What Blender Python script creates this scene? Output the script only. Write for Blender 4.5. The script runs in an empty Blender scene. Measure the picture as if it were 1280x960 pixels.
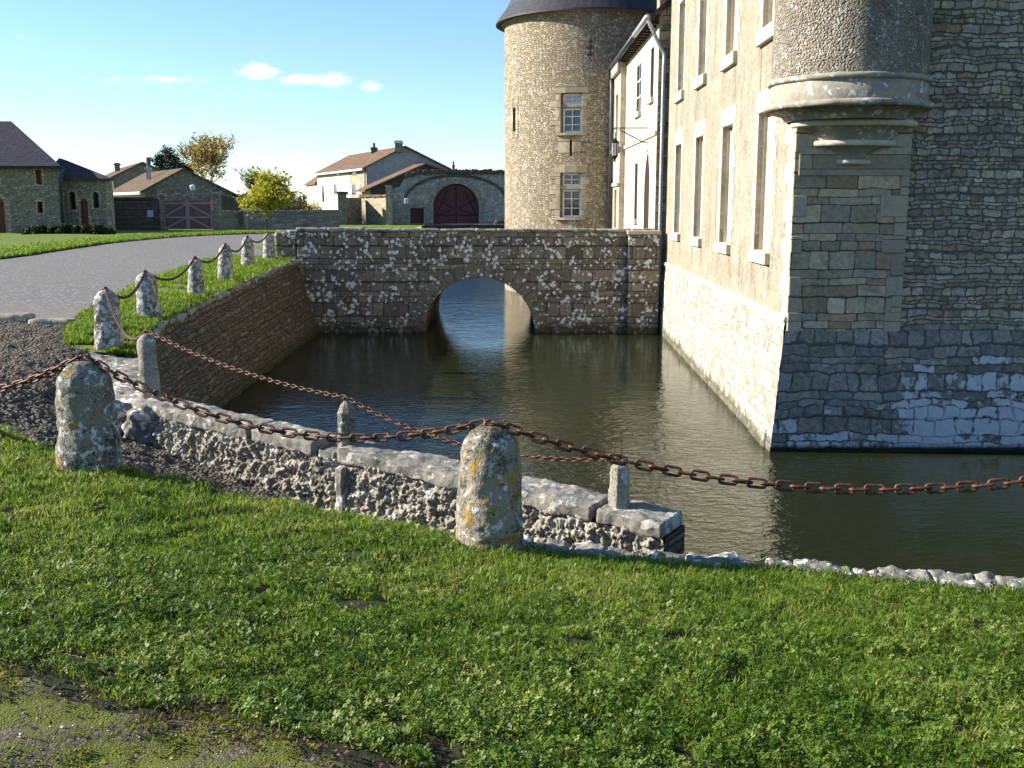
import bpy, bmesh, math, random
import numpy as np
from mathutils import Vector, Matrix, noise as mnoise
random.seed(7)
rng = np.random.default_rng(7)
scene = bpy.context.scene
COL = scene.collection
R = math.radians

# ------------------------------------------------------------------ camera
F, CX, CY, CAMZ = 1300.0, 640.0, 480.0, 1.75
PITCH = math.atan(228 / F)
cp, sp = math.cos(PITCH), math.sin(PITCH)

def P(u, v, Y):
    """point of the place at distance Y ahead, seen in direction (u, v)"""
    dx, dy = (u - CX) / F, (v - CY) / F
    k = Y / (cp - dy * sp)
    return Vector((dx * k, Y, CAMZ + (-sp - dy * cp) * k))

def G(u, v, z):
    dx, dy = (u - CX) / F, (v - CY) / F
    k = (z - CAMZ) / (-sp - dy * cp)
    return Vector((dx * k, (cp - dy * sp) * k, z))

cam = bpy.data.cameras.new('camera')
cam.sensor_width = 36
cam.lens = 36 * F / 1280
cam.clip_start = .05
cam.clip_end = 6000
camo = bpy.data.objects.new('camera', cam)
COL.objects.link(camo)
camo.location = (0, 0, CAMZ)
camo.rotation_euler = (math.pi / 2 - PITCH, 0, 0)
scene.camera = camo

# ------------------------------------------------------------------ light
SUN_EL, SUN_AZ = R(25), R(6)            # azimuth: degrees behind straight left
sd = Vector((-math.cos(SUN_EL) * math.cos(SUN_AZ), math.cos(SUN_EL) * math.sin(SUN_AZ), math.sin(SUN_EL)))
sl = bpy.data.lights.new('sun', 'SUN')
sl.energy = 5.0
sl.angle = R(.5)
sl.color = (1, .94, .84)
so = bpy.data.objects.new('sun', sl)
COL.objects.link(so)
so.rotation_euler = sd.to_track_quat('Z', 'Y').to_euler()
so.location = (-40, 4, 30)

scene.view_settings.view_transform = 'Standard'
scene.view_settings.look = 'None'
scene.view_settings.gamma = 1
scene.view_settings.exposure = 1.25
scene.cycles.max_bounces = 6
scene.cycles.diffuse_bounces = 3
scene.cycles.glossy_bounces = 3
scene.cycles.transmission_bounces = 3
scene.cycles.use_denoising = True
scene.cycles.caustics_reflective = False
scene.cycles.caustics_refractive = False
scene.cycles.use_adaptive_sampling = True
scene.cycles.adaptive_threshold = .02

# ------------------------------------------------------------------ node helpers
class NB:
    def __init__(s, tree):
        s.t = tree
    def node(s, idn, ins=None, **props):
        n = s.t.nodes.new(idn)
        for k, v in props.items():
            setattr(n, k, v)
        for k, v in (ins or {}).items():
            s.put(n.inputs[k], v)
        return n
    def put(s, sock, v):
        if v is None:
            return
        if isinstance(v, bpy.types.NodeSocket):
            s.t.links.new(v, sock)
        else:
            if sock.type == 'RGBA' and len(v) == 3:
                v = (*v, 1)
            sock.default_value = v
    def m(s, op, a, b=None, c=None, clamp=False):
        n = s.t.nodes.new('ShaderNodeMath')
        n.operation = op
        n.use_clamp = clamp
        for i, v in enumerate((a, b, c)):
            s.put(n.inputs[i], v)
        return n.outputs[0]
    def vm(s, op, a, b=None, scale=None):
        n = s.t.nodes.new('ShaderNodeVectorMath')
        n.operation = op
        s.put(n.inputs[0], a)
        s.put(n.inputs[1], b)
        if scale is not None:
            s.put(n.inputs['Scale'], scale)
        return n.outputs[0]
    def mix(s, f, a, b, mode='MIX'):
        n = s.t.nodes.new('ShaderNodeMix')
        n.data_type = 'RGBA'
        n.blend_type = mode
        s.put(n.inputs[0], f)
        s.put(n.inputs[6], a)
        s.put(n.inputs[7], b)
        return n.outputs[2]
    def ramp(s, f, stops, interp='LINEAR'):
        n = s.t.nodes.new('ShaderNodeValToRGB')
        cr = n.color_ramp
        cr.interpolation = interp
        while len(cr.elements) < len(stops):
            cr.elements.new(.5)
        for e, (p, c) in zip(cr.elements, stops):
            e.position = p
            e.color = (*c, 1) if len(c) == 3 else c
        s.put(n.inputs[0], f)
        return n.outputs[0]
    def step(s, x, lo, hi):
        n = s.t.nodes.new('ShaderNodeMapRange')
        n.interpolation_type = 'SMOOTHSTEP'
        s.put(n.inputs[0], x)
        s.put(n.inputs[1], lo)
        s.put(n.inputs[2], hi)
        return n.outputs[0]
    def noise(s, vec, scale, detail=4, rough=.55, out=0, dist=0):
        n = s.t.nodes.new('ShaderNodeTexNoise')
        s.put(n.inputs['Vector'], vec)
        s.put(n.inputs['Scale'], scale)
        n.inputs['Detail'].default_value = detail
        n.inputs['Roughness'].default_value = rough
        n.inputs['Distortion'].default_value = dist
        return n.outputs[out]
    def vor(s, vec, scale, feature='F1', out=0, rand=1, metric='EUCLIDEAN', dims='3D'):
        n = s.t.nodes.new('ShaderNodeTexVoronoi')
        n.voronoi_dimensions = dims
        n.feature = feature
        if feature != 'DISTANCE_TO_EDGE':
            n.distance = metric
        s.put(n.inputs['Vector'], vec)
        s.put(n.inputs['Scale'], scale)
        n.inputs['Randomness'].default_value = rand
        return n.outputs[out]
    def white(s, x, y=0.0, out=0):
        n = s.t.nodes.new('ShaderNodeTexWhiteNoise')
        n.noise_dimensions = '2D'
        s.put(n.inputs['Vector'], s.comb(x, y, 0.0))
        return n.outputs[out]
    def sep(s, v):
        n = s.t.nodes.new('ShaderNodeSeparateXYZ')
        s.put(n.inputs[0], v)
        return n.outputs
    def comb(s, x, y, z):
        n = s.t.nodes.new('ShaderNodeCombineXYZ')
        for i, v in enumerate((x, y, z)):
            s.put(n.inputs[i], v)
        return n.outputs[0]
    def uv(s):
        return s.node('ShaderNodeUVMap', uv_map='UVMap').outputs[0]
    def pos(s):
        return s.node('ShaderNodeNewGeometry').outputs['Position']
    def obj(s):
        return s.node('ShaderNodeTexCoord').outputs['Object']
    def bump(s, h, strength=1, dist=.02, normal=None):
        n = s.node('ShaderNodeBump', {'Height': h, 'Strength': strength, 'Distance': dist})
        if normal:
            s.put(n.inputs['Normal'], normal)
        return n.outputs[0]

def new_mat(name):
    m = bpy.data.materials.new(name)
    m.use_nodes = True
    nt = m.node_tree
    b = NB(nt)
    bs = nt.nodes['Principled BSDF']
    bs.inputs['Specular IOR Level'].default_value = .3
    return m, b, bs

def coursed(b, uv, w, h, warp=.05, jitter=.45, seed=0.0):
    """random coursed stonework from uv in metres: edge distance (m), stone id, stone id 2"""
    wob = b.noise(uv, 1.6, 3, .6, out=1)
    fine = b.noise(uv, 11.0, 2, .6, out=1)
    uvw = b.vm('ADD', uv, b.vm('SCALE', b.vm('SUBTRACT', wob, (.5, .5, .5)), scale=warp * 2))
    uvw = b.vm('ADD', uvw, b.vm('SCALE', b.vm('SUBTRACT', fine, (.5, .5, .5)), scale=warp * .55))
    u, v, _ = b.sep(uvw)
    v1 = b.m('DIVIDE', v, h)
    v1 = b.m('ADD', v1, b.m('MULTIPLY', b.m('SINE', b.m('MULTIPLY', v1, 1.7)), .33))
    row = b.m('FLOOR', v1)
    fv = b.m('FRACT', v1)
    rr = b.white(b.m('ADD', row, seed), 3.7)
    wr = b.m('MULTIPLY_ADD', rr, w * .8, w * .65)
    u1 = b.m('ADD', b.m('DIVIDE', u, wr), b.m('MULTIPLY', rr, 37.0))
    jn = b.noise(b.comb(b.m('MULTIPLY', u1, .8), b.m('MULTIPLY', row, 7.31), seed), 1.0, 1, .5)
    u1 = b.m('ADD', u1, b.m('MULTIPLY', b.m('SUBTRACT', jn, .5), jitter * 2.2))
    col = b.m('FLOOR', u1)
    fu = b.m('FRACT', u1)
    eu = b.m('MULTIPLY', b.m('MINIMUM', fu, b.m('SUBTRACT', 1.0, fu)), wr)
    ev = b.m('MULTIPLY', b.m('MINIMUM', fv, b.m('SUBTRACT', 1.0, fv)), h)
    e = b.m('SMOOTH_MIN', eu, ev, .035)
    i1 = b.white(b.m('MULTIPLY_ADD', row, 1.37, .21), b.m('MULTIPLY_ADD', col, 1.91, seed))
    i2 = b.white(b.m('MULTIPLY_ADD', row, 2.11, 5.7), b.m('MULTIPLY_ADD', col, 1.13, seed + 3))
    return e, i1, i2

def rubble(b, uv, w, h, seed=0.0):
    """irregular random rubble: cells stretched w : h"""
    fine = b.noise(uv, 9.0, 2, .6, out=1)
    uvw = b.vm('ADD', uv, b.vm('SCALE', b.vm('SUBTRACT', fine, (.5, .5, .5)), scale=min(w, h) * .35))
    q = b.vm('MULTIPLY', uvw, (1 / w, 1 / h, 1.0))
    q = b.vm('ADD', q, (seed, seed * .7, 0.0))
    e = b.m('MULTIPLY', b.vor(q, 1.0, 'DISTANCE_TO_EDGE', 0, .85, dims='2D'), min(w, h))
    c = b.vor(q, 1.0, 'F1', 1, .85, dims='2D')
    r, g, _ = b.sep(c)
    return e, r, g

def stone_mat(name, kind, w, h, cols, mortar, mw=.012, lichen=0.0, lscale=5.0, lcol=(.62, .62, .56), yellow=0.0,
              ycol=(.42, .25, .05), dark=.35, dcol=(.05, .045, .038), moss=0.0, bump=1.0, grain=.5, warp=.05, seed=0.0,
              band=None, contrast=1.0, streak=0.0, rough_cast=0.0, wet=False):
    m, b, bs = new_mat(name)
    uv, ps = b.uv(), b.pos()
    if kind == 'coursed':
        e, i1, i2 = coursed(b, uv, w, h, warp, seed=seed)
    elif kind == 'rubble':
        e, i1, i2 = rubble(b, uv, w, h, seed)
    else:
        e, i1, i2 = None, b.noise(ps, 2.0 / w, 3), b.noise(ps, 1.0 / w, 3)
    n1 = b.noise(ps, 14.0, 5, .65)
    n2 = b.noise(ps, 60.0, 3, .6)
    big = b.noise(ps, .9, 4, .6)
    n = len(cols)
    col = b.ramp(i1, [(k / max(1, n - 1), c) for k, c in enumerate(cols)])
    val = b.m('MULTIPLY_ADD', b.m('SUBTRACT', i2, .5), .55 * contrast, 1.0)
    val = b.m('MULTIPLY', val, b.m('MULTIPLY_ADD', b.m('SUBTRACT', n1, .5), 1.1 * grain * 2, 1.0))
    val = b.m('MULTIPLY', val, b.m('MULTIPLY_ADD', b.m('SUBTRACT', n2, .5), .9 * grain, 1.0))
    val = b.m('MAXIMUM', val, .15)
    hsv = b.node('ShaderNodeHueSaturation', {'Value': val, 'Color': col})
    col = hsv.outputs[0]
    height = b.m('MULTIPLY_ADD', n1, .5, b.m('MULTIPLY', n2, .22))
    if e is not None:
        mo = b.step(b.m('ADD', e, b.m('MULTIPLY', b.m('SUBTRACT', n1, .5), mw * 1.2)), mw * .35, mw * 1.25)
        col = b.mix(mo, mortar, col)
        height = b.m('ADD', b.m('MULTIPLY', height, .7), b.m('MULTIPLY', mo, b.m('MULTIPLY_ADD', i2, .8, .6)))
    if rough_cast:
        rc = b.vor(ps, rough_cast, 'F1', 0, 1)
        height = b.m('SUBTRACT', height, b.m('MULTIPLY', rc, 1.2))
        col = b.mix(b.step(rc, .35, .75), col, b.mix(.6, col, mortar))
    if dark:
        dn = b.noise(ps, 2.3, 6, .72, dist=.3)
        col = b.mix(b.m('MULTIPLY', b.step(dn, .5, .72), dark), col, dcol)
    if streak:
        u, v, _ = b.sep(uv)
        sn = b.noise(b.comb(b.m('MULTIPLY', u, 5.0), b.m('MULTIPLY', v, .35), seed), 1.0, 5, .65)
        col = b.mix(b.m('MULTIPLY', b.step(sn, .52, .72), streak), col, b.mix(.65, col, dcol))
    if band:
        col, height = band(b, uv, ps, col, height, i1, i2, e, n1)
    if moss:
        mn = b.noise(ps, 3.1, 5, .7)
        col = b.mix(b.step(mn, .66 - moss * .2, .8 - moss * .2), col, (.045, .06, .012))
    if lichen:
        wp = b.vm('ADD', ps, b.vm('SCALE', b.noise(ps, 13.0, 3, .6, out=1), scale=.12))
        bl = b.vor(wp, lscale, 'F1', 0, 1)
        ln = b.noise(ps, lscale * .35, 4, .65)
        lm = b.m('SUBTRACT', b.m('ADD', b.m('MULTIPLY', ln, 1.25), b.m('MULTIPLY', n1, .35)), b.m('MULTIPLY', bl, .75))
        lm = b.step(lm, .62 - lichen * .45, .70 - lichen * .45)
        col = b.mix(b.m('MULTIPLY', lm, .93), col, b.mix(n2, [c * .72 for c in lcol], [min(1, c * 1.2) for c in lcol]))
        height = b.m('MULTIPLY_ADD', lm, .12, height)
    if yellow:
        yn = b.noise(b.vm('ADD', ps, (7.3, 1.2, 4.4)), lscale * .8, 5, .72)
        col = b.mix(b.m('MULTIPLY', b.step(yn, .68 - yellow * .2, .76 - yellow * .2), .85), col, ycol)
    if wet:
        # algae and damp left by the water just above its level
        zc = b.sep(ps)[2]
        wl = b.m('ADD', zc, b.m('MULTIPLY', b.m('SUBTRACT', b.noise(ps, 3.0, 4, .65), .5), .45))
        col = b.mix(b.m('MULTIPLY', b.step(wl, -1.62, -1.84), .75), col, (.045, .046, .022))
    b.put(bs.inputs['Base Color'], col)
    bs.inputs['Roughness'].default_value = .92
    bs.inputs['Specular IOR Level'].default_value = .15
    b.put(bs.inputs['Normal'], b.bump(height, min(1, bump), .018 * max(1, bump)))
    return m

def plain_mat(name, col, rough=.7, metal=0.0, var=.25, scale=8.0, spec=.3, bump=0.0, col2=None, scale2=2.0):
    m, b, bs = new_mat(name)
    ps = b.pos()
    n1 = b.noise(ps, scale, 5, .65)
    c = b.mix(b.step(n1, .3, .7), [x * (1 - var) for x in col], [min(1, x * (1 + var)) for x in col])
    if col2:
        c = b.mix(b.step(b.noise(ps, scale2, 5, .7), .45, .62), c, col2)
    b.put(bs.inputs['Base Color'], c)
    bs.inputs['Roughness'].default_value = rough
    bs.inputs['Metallic'].default_value = metal
    bs.inputs['Specular IOR Level'].default_value = spec
    if bump:
        b.put(bs.inputs['Normal'], b.bump(b.noise(ps, scale * 2, 4, .65), 1, bump))
    return m

# ------------------------------------------------------------------ mesh builder
WORLD = {}
def nz(p, s, octaves=4):
    return mnoise.fractal(Vector(p) * s, .9, 2.1, octaves)

class MB:
    def __init__(s):
        s.v, s.f, s.u = [], [], []
    def face(s, pts, uvs=None):
        i = len(s.v)
        s.v += [Vector(p) for p in pts]
        s.f.append(tuple(range(i, i + len(pts))))
        s.u.append(uvs)
    def mesh(s, verts, faces, uvs=None):
        i = len(s.v)
        s.v += [Vector(p) for p in verts]
        for k, f in enumerate(faces):
            s.f.append(tuple(i + a for a in f))
            s.u.append(uvs[k] if uvs else None)
    def box(s, x0, x1, y0, y1, z0, z1):
        v = [(x, y, z) for z in (z0, z1) for y in (y0, y1) for x in (x0, x1)]
        s.mesh(v, [(0, 2, 3, 1), (4, 5, 7, 6), (0, 1, 5, 4), (2, 6, 7, 3), (0, 4, 6, 2), (1, 3, 7, 5)])
    def obox(s, c, ax, ay, az):
        """box centred on c with half axes"""
        c, ax, ay, az = map(Vector, (c, ax, ay, az))
        v = [c + i * ax + j * ay + k * az for k in (-1, 1) for j in (-1, 1) for i in (-1, 1)]
        s.mesh(v, [(0, 2, 3, 1), (4, 5, 7, 6), (0, 1, 5, 4), (2, 6, 7, 3), (0, 4, 6, 2), (1, 3, 7, 5)])
    def prism(s, poly, off):
        off = Vector(off)
        a = [Vector(p) for p in poly]
        n = len(a)
        s.mesh(a + [p + off for p in a], [tuple(range(n)), tuple(range(2 * n - 1, n - 1, -1))] +
               [(i, (i + 1) % n, (i + 1) % n + n, i + n) for i in range(n)])
    def lathe(s, prof, c, seg=32, a0=0, a1=2 * math.pi, fn=None):
        """profile [(r, z)] about the vertical through c, uv in metres"""
        c = Vector(c)
        rmax = max(r for r, z in prof)
        closed = abs(a1 - a0 - 2 * math.pi) < 1e-6
        n = seg if closed else seg + 1
        vs = []
        for r, z in prof:
            for k in range(n):
                a = a0 + (a1 - a0) * k / seg
                p = c + Vector((r * math.cos(a), r * math.sin(a), z))
                vs.append(fn(p, a, r, z) if fn else p)
        fs, us = [], []
        L = [0]
        for (r0, z0), (r1, z1) in zip(prof, prof[1:]):
            L.append(L[-1] + math.hypot(r1 - r0, z1 - z0))
        flip = 1
        for j in range(len(prof) - 1):
            for k in range(seg):
                k2 = (k + 1) % n
                fs.append((j * n + k, j * n + k2, (j + 1) * n + k2, (j + 1) * n + k))
                ua, ub = rmax * (a0 + (a1 - a0) * k / seg), rmax * (a0 + (a1 - a0) * (k + 1) / seg)
                va, vb = L[j] + c.z + prof[0][1], L[j + 1] + c.z + prof[0][1]
                us.append([(ua, va), (ub, va), (ub, vb), (ua, vb)])
        s.mesh(vs, fs, us)
    def tube(s, path, rad, seg=8, cap=True):
        path = [Vector(p) for p in path]
        n = len(path)
        rs = rad if isinstance(rad, (list, tuple)) else [rad] * n
        t0 = (path[1] - path[0]).normalized()
        up = Vector((0, 0, 1)) if abs(t0.z) < .9 else Vector((1, 0, 0))
        x = t0.cross(up).normalized()
        vs = []
        for i, p in enumerate(path):
            t = (path[min(i + 1, n - 1)] - path[max(i - 1, 0)]).normalized()
            x = (x - t * x.dot(t)).normalized()
            y = t.cross(x)
            for k in range(seg):
                a = 2 * math.pi * k / seg
                vs.append(p + (x * math.cos(a) + y * math.sin(a)) * rs[i])
        fs = [(i * seg + k, i * seg + (k + 1) % seg, (i + 1) * seg + (k + 1) % seg, (i + 1) * seg + k)
              for i in range(n - 1) for k in range(seg)]
        if cap:
            fs += [tuple(range(seg))[::-1], tuple((n - 1) * seg + k for k in range(seg))]
        s.mesh(vs, fs)
    def grid(s, fn, nu, nv, uvfn=None):
        """fn(i/nu, j/nv) -> point"""
        vs = [fn(i / nu, j / nv) for j in range(nv + 1) for i in range(nu + 1)]
        fs = [(j * (nu + 1) + i, j * (nu + 1) + i + 1, (j + 1) * (nu + 1) + i + 1, (j + 1) * (nu + 1) + i)
              for j in range(nv) for i in range(nu)]
        us = None
        if uvfn:
            q = [uvfn(i / nu, j / nv) for j in range(nv + 1) for i in range(nu + 1)]
            us = [[q[k] for k in f] for f in fs]
        s.mesh(vs, fs, us)
    def rock(s, c, ax, ay, az, cell, amp, scale=3.0, seed=0.0, power=6.0, taper=0.0):
        """rough worked stone: a rounded box as a fine welded lattice, displaced by noise"""
        c, ax, ay, az = map(Vector, (c, ax, ay, az))
        n = [max(2, int(round(2 * a.length / cell))) for a in (ax, ay, az)]
        idx, vs, fs = {}, [], []
        def vert(i, j, k):
            if (i, j, k) not in idx:
                h = (ax.length, ay.length, az.length)
                rd = min(h) * min(.95, 2.2 / power)
                q = Vector((2 * i / n[0] - 1, 2 * j / n[1] - 1, 2 * k / n[2] - 1))
                full = [q[e] * h[e] for e in range(3)]
                inn = [max(-(h[e] - rd), min(h[e] - rd, full[e])) for e in range(3)]
                df = Vector([full[e] - inn[e] for e in range(3)])
                df = df.normalized() if df.length > 1e-9 else Vector((0, 0, 1))
                tp = 1 - taper * (q.z + 1) / 2
                un = (ax.normalized(), ay.normalized(), az.normalized())
                loc = [inn[e] + df[e] * rd for e in range(3)]
                p = c + un[0] * loc[0] * tp + un[1] * loc[1] * tp + un[2] * loc[2]
                o = Vector((seed, seed * 1.7, -seed))
                d = un[0] * df.x + un[1] * df.y + un[2] * df.z
                p = p + d * amp * (nz(p + o, scale, 5) + .35 * nz(p - o, scale * 4, 3))
                idx[(i, j, k)] = len(vs)
                vs.append(p)
            return idx[(i, j, k)]
        for a, bb, cc in ((0, 1, 2), (1, 2, 0), (2, 0, 1)):
            for side in (0, n[cc]):
                for i in range(n[a]):
                    for j in range(n[bb]):
                        f = []
                        for di, dj in ((0, 0), (1, 0), (1, 1), (0, 1)):
                            t = [0, 0, 0]
                            t[a], t[bb], t[cc] = i + di, j + dj, side
                            f.append(vert(*t))
                        fs.append(tuple(f if side else f[::-1]))
        s.mesh(vs, fs)
    def build(s, name, mat, parent=None, smooth=False, bevel=0.0, origin=None, recalc=True, weld=False):
        me = bpy.data.meshes.new(name)
        if parent is not None:
            o0 = WORLD[parent.name]
        elif origin is not None:
            o0 = Vector(origin)
        else:
            xs, ys, zs = zip(*[(p.x, p.y, p.z) for p in s.v])
            o0 = Vector(((min(xs) + max(xs)) / 2, (min(ys) + max(ys)) / 2, min(zs)))
        me.from_pydata([p - o0 for p in s.v], [], s.f)
        uvl = me.uv_layers.new(name='UVMap')
        buf = []
        for f, u in zip(s.f, s.u):
            if u is not None:
                for q in u:
                    buf += [q[0], q[1]]
                continue
            pts = [s.v[i] for i in f]
            nn = Vector((0, 0, 0))
            for i in range(len(pts)):
                a, bq = pts[i], pts[(i + 1) % len(pts)]
                nn += a.cross(bq)
            if nn.length < 1e-12:
                nn = Vector((0, 0, 1))
            nn.normalize()
            if abs(nn.z) > .72:
                for q in pts:
                    buf += [q.x, q.y]
            else:
                t = Vector((-nn.y, nn.x, 0)).normalized()
                for q in pts:
                    buf += [t.dot(q), q.z]
        uvl.data.foreach_set('uv', buf)
        if recalc or weld:
            bm = bmesh.new()
            bm.from_mesh(me)
            if weld:
                bmesh.ops.remove_doubles(bm, verts=bm.verts, dist=1e-4)
            bmesh.ops.recalc_face_normals(bm, faces=bm.faces)
            bm.to_mesh(me)
            bm.free()
        if smooth:
            me.polygons.foreach_set('use_smooth', [True] * len(me.polygons))
        mats = mat if isinstance(mat, (list, tuple)) else [mat]
        for mm in mats:
            me.materials.append(mm)
        o = bpy.data.objects.new(name, me)
        COL.objects.link(o)
        if parent is not None:
            o.parent = parent
        else:
            o.location = o0
        WORLD[o.name] = o0.copy()
        if bevel:
            md = o.modifiers.new('bevel', 'BEVEL')
            md.width = bevel
            md.segments = 2
            md.limit_method = 'ANGLE'
            md.angle_limit = R(40)
        return o

def thing(name, label, cat, loc, group=None):
    o = bpy.data.objects.new(name, None)
    o.empty_display_size = .3
    COL.objects.link(o)
    o.location = loc
    o['label'] = label
    o['category'] = cat
    if group:
        o['group'] = group
    WORLD[o.name] = Vector(loc)
    return o
def tag(o, label, cat, group=None, kind=None):
    if label:
        o['label'] = label
    if cat:
        o['category'] = cat
    if group:
        o['group'] = group
    if kind:
        o['kind'] = kind
    return o
def structure(o, kind='structure', label=None, cat=None):
    o['kind'] = kind
    return tag(o, label, cat)

def holed(mb, u0, u1, v0, v1, holes, depth, fn, us=1e9, vs=1e9, rmb=None):
    """wall u0..u1 x v0..v1 with rectangular openings and their reveals; fn(u, v, d) maps, d = depth inward"""
    def cuts(a, b, marks, st):
        c = sorted({a, b, *[x for x in marks if a < x < b]})
        out = []
        for p, q in zip(c, c[1:]):
            k = max(1, math.ceil((q - p) / st - 1e-6))
            out += [p + (q - p) * i / k for i in range(k)]
        return out + [b]
    U = cuts(u0, u1, [x for h in holes for x in h[:2]], us)
    V = cuts(v0, v1, [x for h in holes for x in h[2:4]], vs)
    for a, b in zip(U, U[1:]):
        for c, d in zip(V, V[1:]):
            mu, mv = (a + b) / 2, (c + d) / 2
            if any(h[0] < mu < h[1] and h[2] < mv < h[3] for h in holes):
                continue
            mb.face([fn(a, c, 0), fn(b, c, 0), fn(b, d, 0), fn(a, d, 0)], [(a, c), (b, c), (b, d), (a, d)])
    for h in holes:
        a, b, c, d = h[:4]
        dp = h[4] if len(h) > 4 else depth
        for (ua, va), (ub, vb) in (((a, c), (b, c)), ((b, c), (b, d)), ((b, d), (a, d)), ((a, d), (a, c))):
            (rmb or mb).face([fn(ua, va, 0), fn(ub, vb, 0), fn(ub, vb, dp), fn(ua, va, dp)],
                    [(ua, va), (ub, vb), (ub + .1, vb + .1), (ua + .1, va + .1)])

def lerp(a, b, t):
    return a + (b - a) * t
def polyline(pts, t):
    """point at parameter t in 0..1 measured by node index"""
    x = min(max(t, 0), 1) * (len(pts) - 1)
    i = min(int(x), len(pts) - 2)
    return Vector(pts[i]).lerp(Vector(pts[i + 1]), x - i)
def smoothpath(pts, k=8):
    """Catmull-Rom through pts"""
    pts = [Vector(p) for p in pts]
    ext = [2 * pts[0] - pts[1]] + pts + [2 * pts[-1] - pts[-2]]
    out = []
    for i in range(1, len(ext) - 2):
        p0, p1, p2, p3 = ext[i - 1:i + 3]
        for j in range(k):
            t = j / k
            out.append(.5 * ((2 * p1) + (p2 - p0) * t + (2 * p0 - 5 * p1 + 4 * p2 - p3) * t * t + (3 * p1 - p0 - 3 * p2 + p3) * t ** 3))
    return out + [pts[-1]]

# ------------------------------------------------------------------ sky
w = bpy.data.worlds.new('World')
scene.world = w
w.use_nodes = True
wb = NB(w.node_tree)
sky = wb.node('ShaderNodeTexSky', sky_type='NISHITA', sun_disc=False, sun_elevation=SUN_EL,
              sun_rotation=math.atan2(sd.x, sd.y), altitude=100, air_density=1.0, dust_density=0.0, ozone_density=3.0)
bg = w.node_tree.nodes['Background']
dirv = wb.node('ShaderNodeTexCoord').outputs['Generated']
dx_, dy_, dz_ = wb.sep(dirv)
az_ = wb.m('DIVIDE', dx_, wb.m('MAXIMUM', dy_, .05))
el_ = wb.m('DIVIDE', dz_, wb.m('MAXIMUM', dy_, .05))
cl = wb.noise(wb.comb(wb.m('MULTIPLY', az_, 16.0), wb.m('MULTIPLY', el_, 48.0), 3.3), 2.0, 6, .62, dist=.3)
def patch(a0, e0, sa, se, k):
    ga = wb.m('POWER', wb.m('DIVIDE', wb.m('SUBTRACT', az_, a0), sa), 2.0)
    ge = wb.m('POWER', wb.m('DIVIDE', wb.m('SUBTRACT', el_, e0), se), 2.0)
    return wb.m('MULTIPLY', wb.m('EXPONENT', wb.m('MULTIPLY', wb.m('ADD', ga, ge), -1.0)), k)
pm = None
for q in ((-.235, .118, .025, .010, .95), (-.19, .112, .045, .007, .85), (-.168, .110, .018, .009, .95),
          (-.132, .105, .013, .007, .8), (-.325, .112, .06, .006, .62), (-.45, .15, .02, .008, .4), (-.21, .035, .05, .012, .55), (-.40, .032, .14, .018, .6)):
    g_ = patch(*q)
    pm = g_ if pm is None else wb.m('MAXIMUM', pm, g_)
cm = wb.step(wb.m('ADD', wb.m('MULTIPLY', cl, 1.5), pm), 1.05, 1.72)
tinted = wb.mix(1.0, sky.outputs[0], (.90, 1.0, 1.13), 'MULTIPLY')
cloudy = wb.mix(wb.m('MULTIPLY', cm, .62), tinted, (7.6, 6.9, 6.7))
wb.put(bg.inputs['Color'], cloudy)
bg.inputs['Strength'].default_value = .082

# ------------------------------------------------------------------ materials
M = {}
def runoff(b, uv, ps, col, height, i1, i2, e, n1):
    # dark water stains running down from both ends of every sill
    u, v, _ = b.sep(uv)
    tot = None
    sn = b.noise(b.comb(b.m('MULTIPLY', u, 14.0), b.m('MULTIPLY', v, .8), 2.0), 1.0, 4, .65)
    for y in (17.38, 20.72, 24.15, 27.55):
        for du in (-.62, .62):
            g = b.m('EXPONENT', b.m('MULTIPLY', b.m('POWER', b.m('ABSOLUTE', b.m('DIVIDE', b.m('SUBTRACT', u, y - 15.4 + du), .17)), 2.0), -1.0))
            tot = g if tot is None else b.m('ADD', tot, g)
    f1 = b.m('MULTIPLY', b.step(v, 3.0, 4.25), b.step(v, 4.46, 4.40))
    f2 = b.m('MULTIPLY', b.step(v, -.1, .7), b.step(v, .90, .84))
    k = b.m('MULTIPLY', b.m('MULTIPLY', tot, b.m('ADD', f1, f2)), b.step(sn, .34, .62))
    big = b.noise(ps, .55, 5, .65)
    col = b.mix(b.m('MULTIPLY', b.step(big, .48, .66), .35), col, (.30, .235, .15))
    return b.mix(b.m('MULTIPLY', k, .55), col, (.12, .10, .07)), height
M['plaster'] = stone_mat('facade_plaster', 'plain', .5, .5, [(0.229, 0.195, 0.139), (0.297, 0.263, 0.195), (0.337, 0.308, 0.240)], (.5, .4, .28), lichen=0, dark=.25,
                         streak=.85, grain=.8, bump=.8, dcol=(.07, .055, .035), band=runoff)
M['gateplaster'] = stone_mat('gatehouse_plaster', 'plain', .5, .5, [(.40, .335, .235), (.50, .43, .32), (.56, .50, .385)], (.5, .4, .28), dark=.2, streak=.5, grain=.5, bump=.7, dcol=(.2, .16, .1))
M['trim'] = stone_mat('trim_limestone', 'plain', .6, .6, [(0.469, 0.413, 0.316), (0.550, 0.502, 0.405)], (.5, .45, .35), dark=.15, grain=.22, bump=.4, dcol=(.2, .17, .12))
M['infill'] = stone_mat('blind_infill', 'plain', .6, .6, [(.36, .31, .235), (.44, .39, .31)], (.4, .35, .28), dark=.2, grain=.3, bump=.4, dcol=(.2, .17, .12), streak=.3)
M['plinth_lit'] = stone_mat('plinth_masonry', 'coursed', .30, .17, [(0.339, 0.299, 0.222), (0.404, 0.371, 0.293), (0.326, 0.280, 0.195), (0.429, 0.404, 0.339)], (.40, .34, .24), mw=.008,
                            lichen=.22, lscale=7, lcol=(.7, .68, .6), dark=.2, bump=1.1, grain=.75, dcol=(.16, .13, .09), wet=True)
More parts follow.
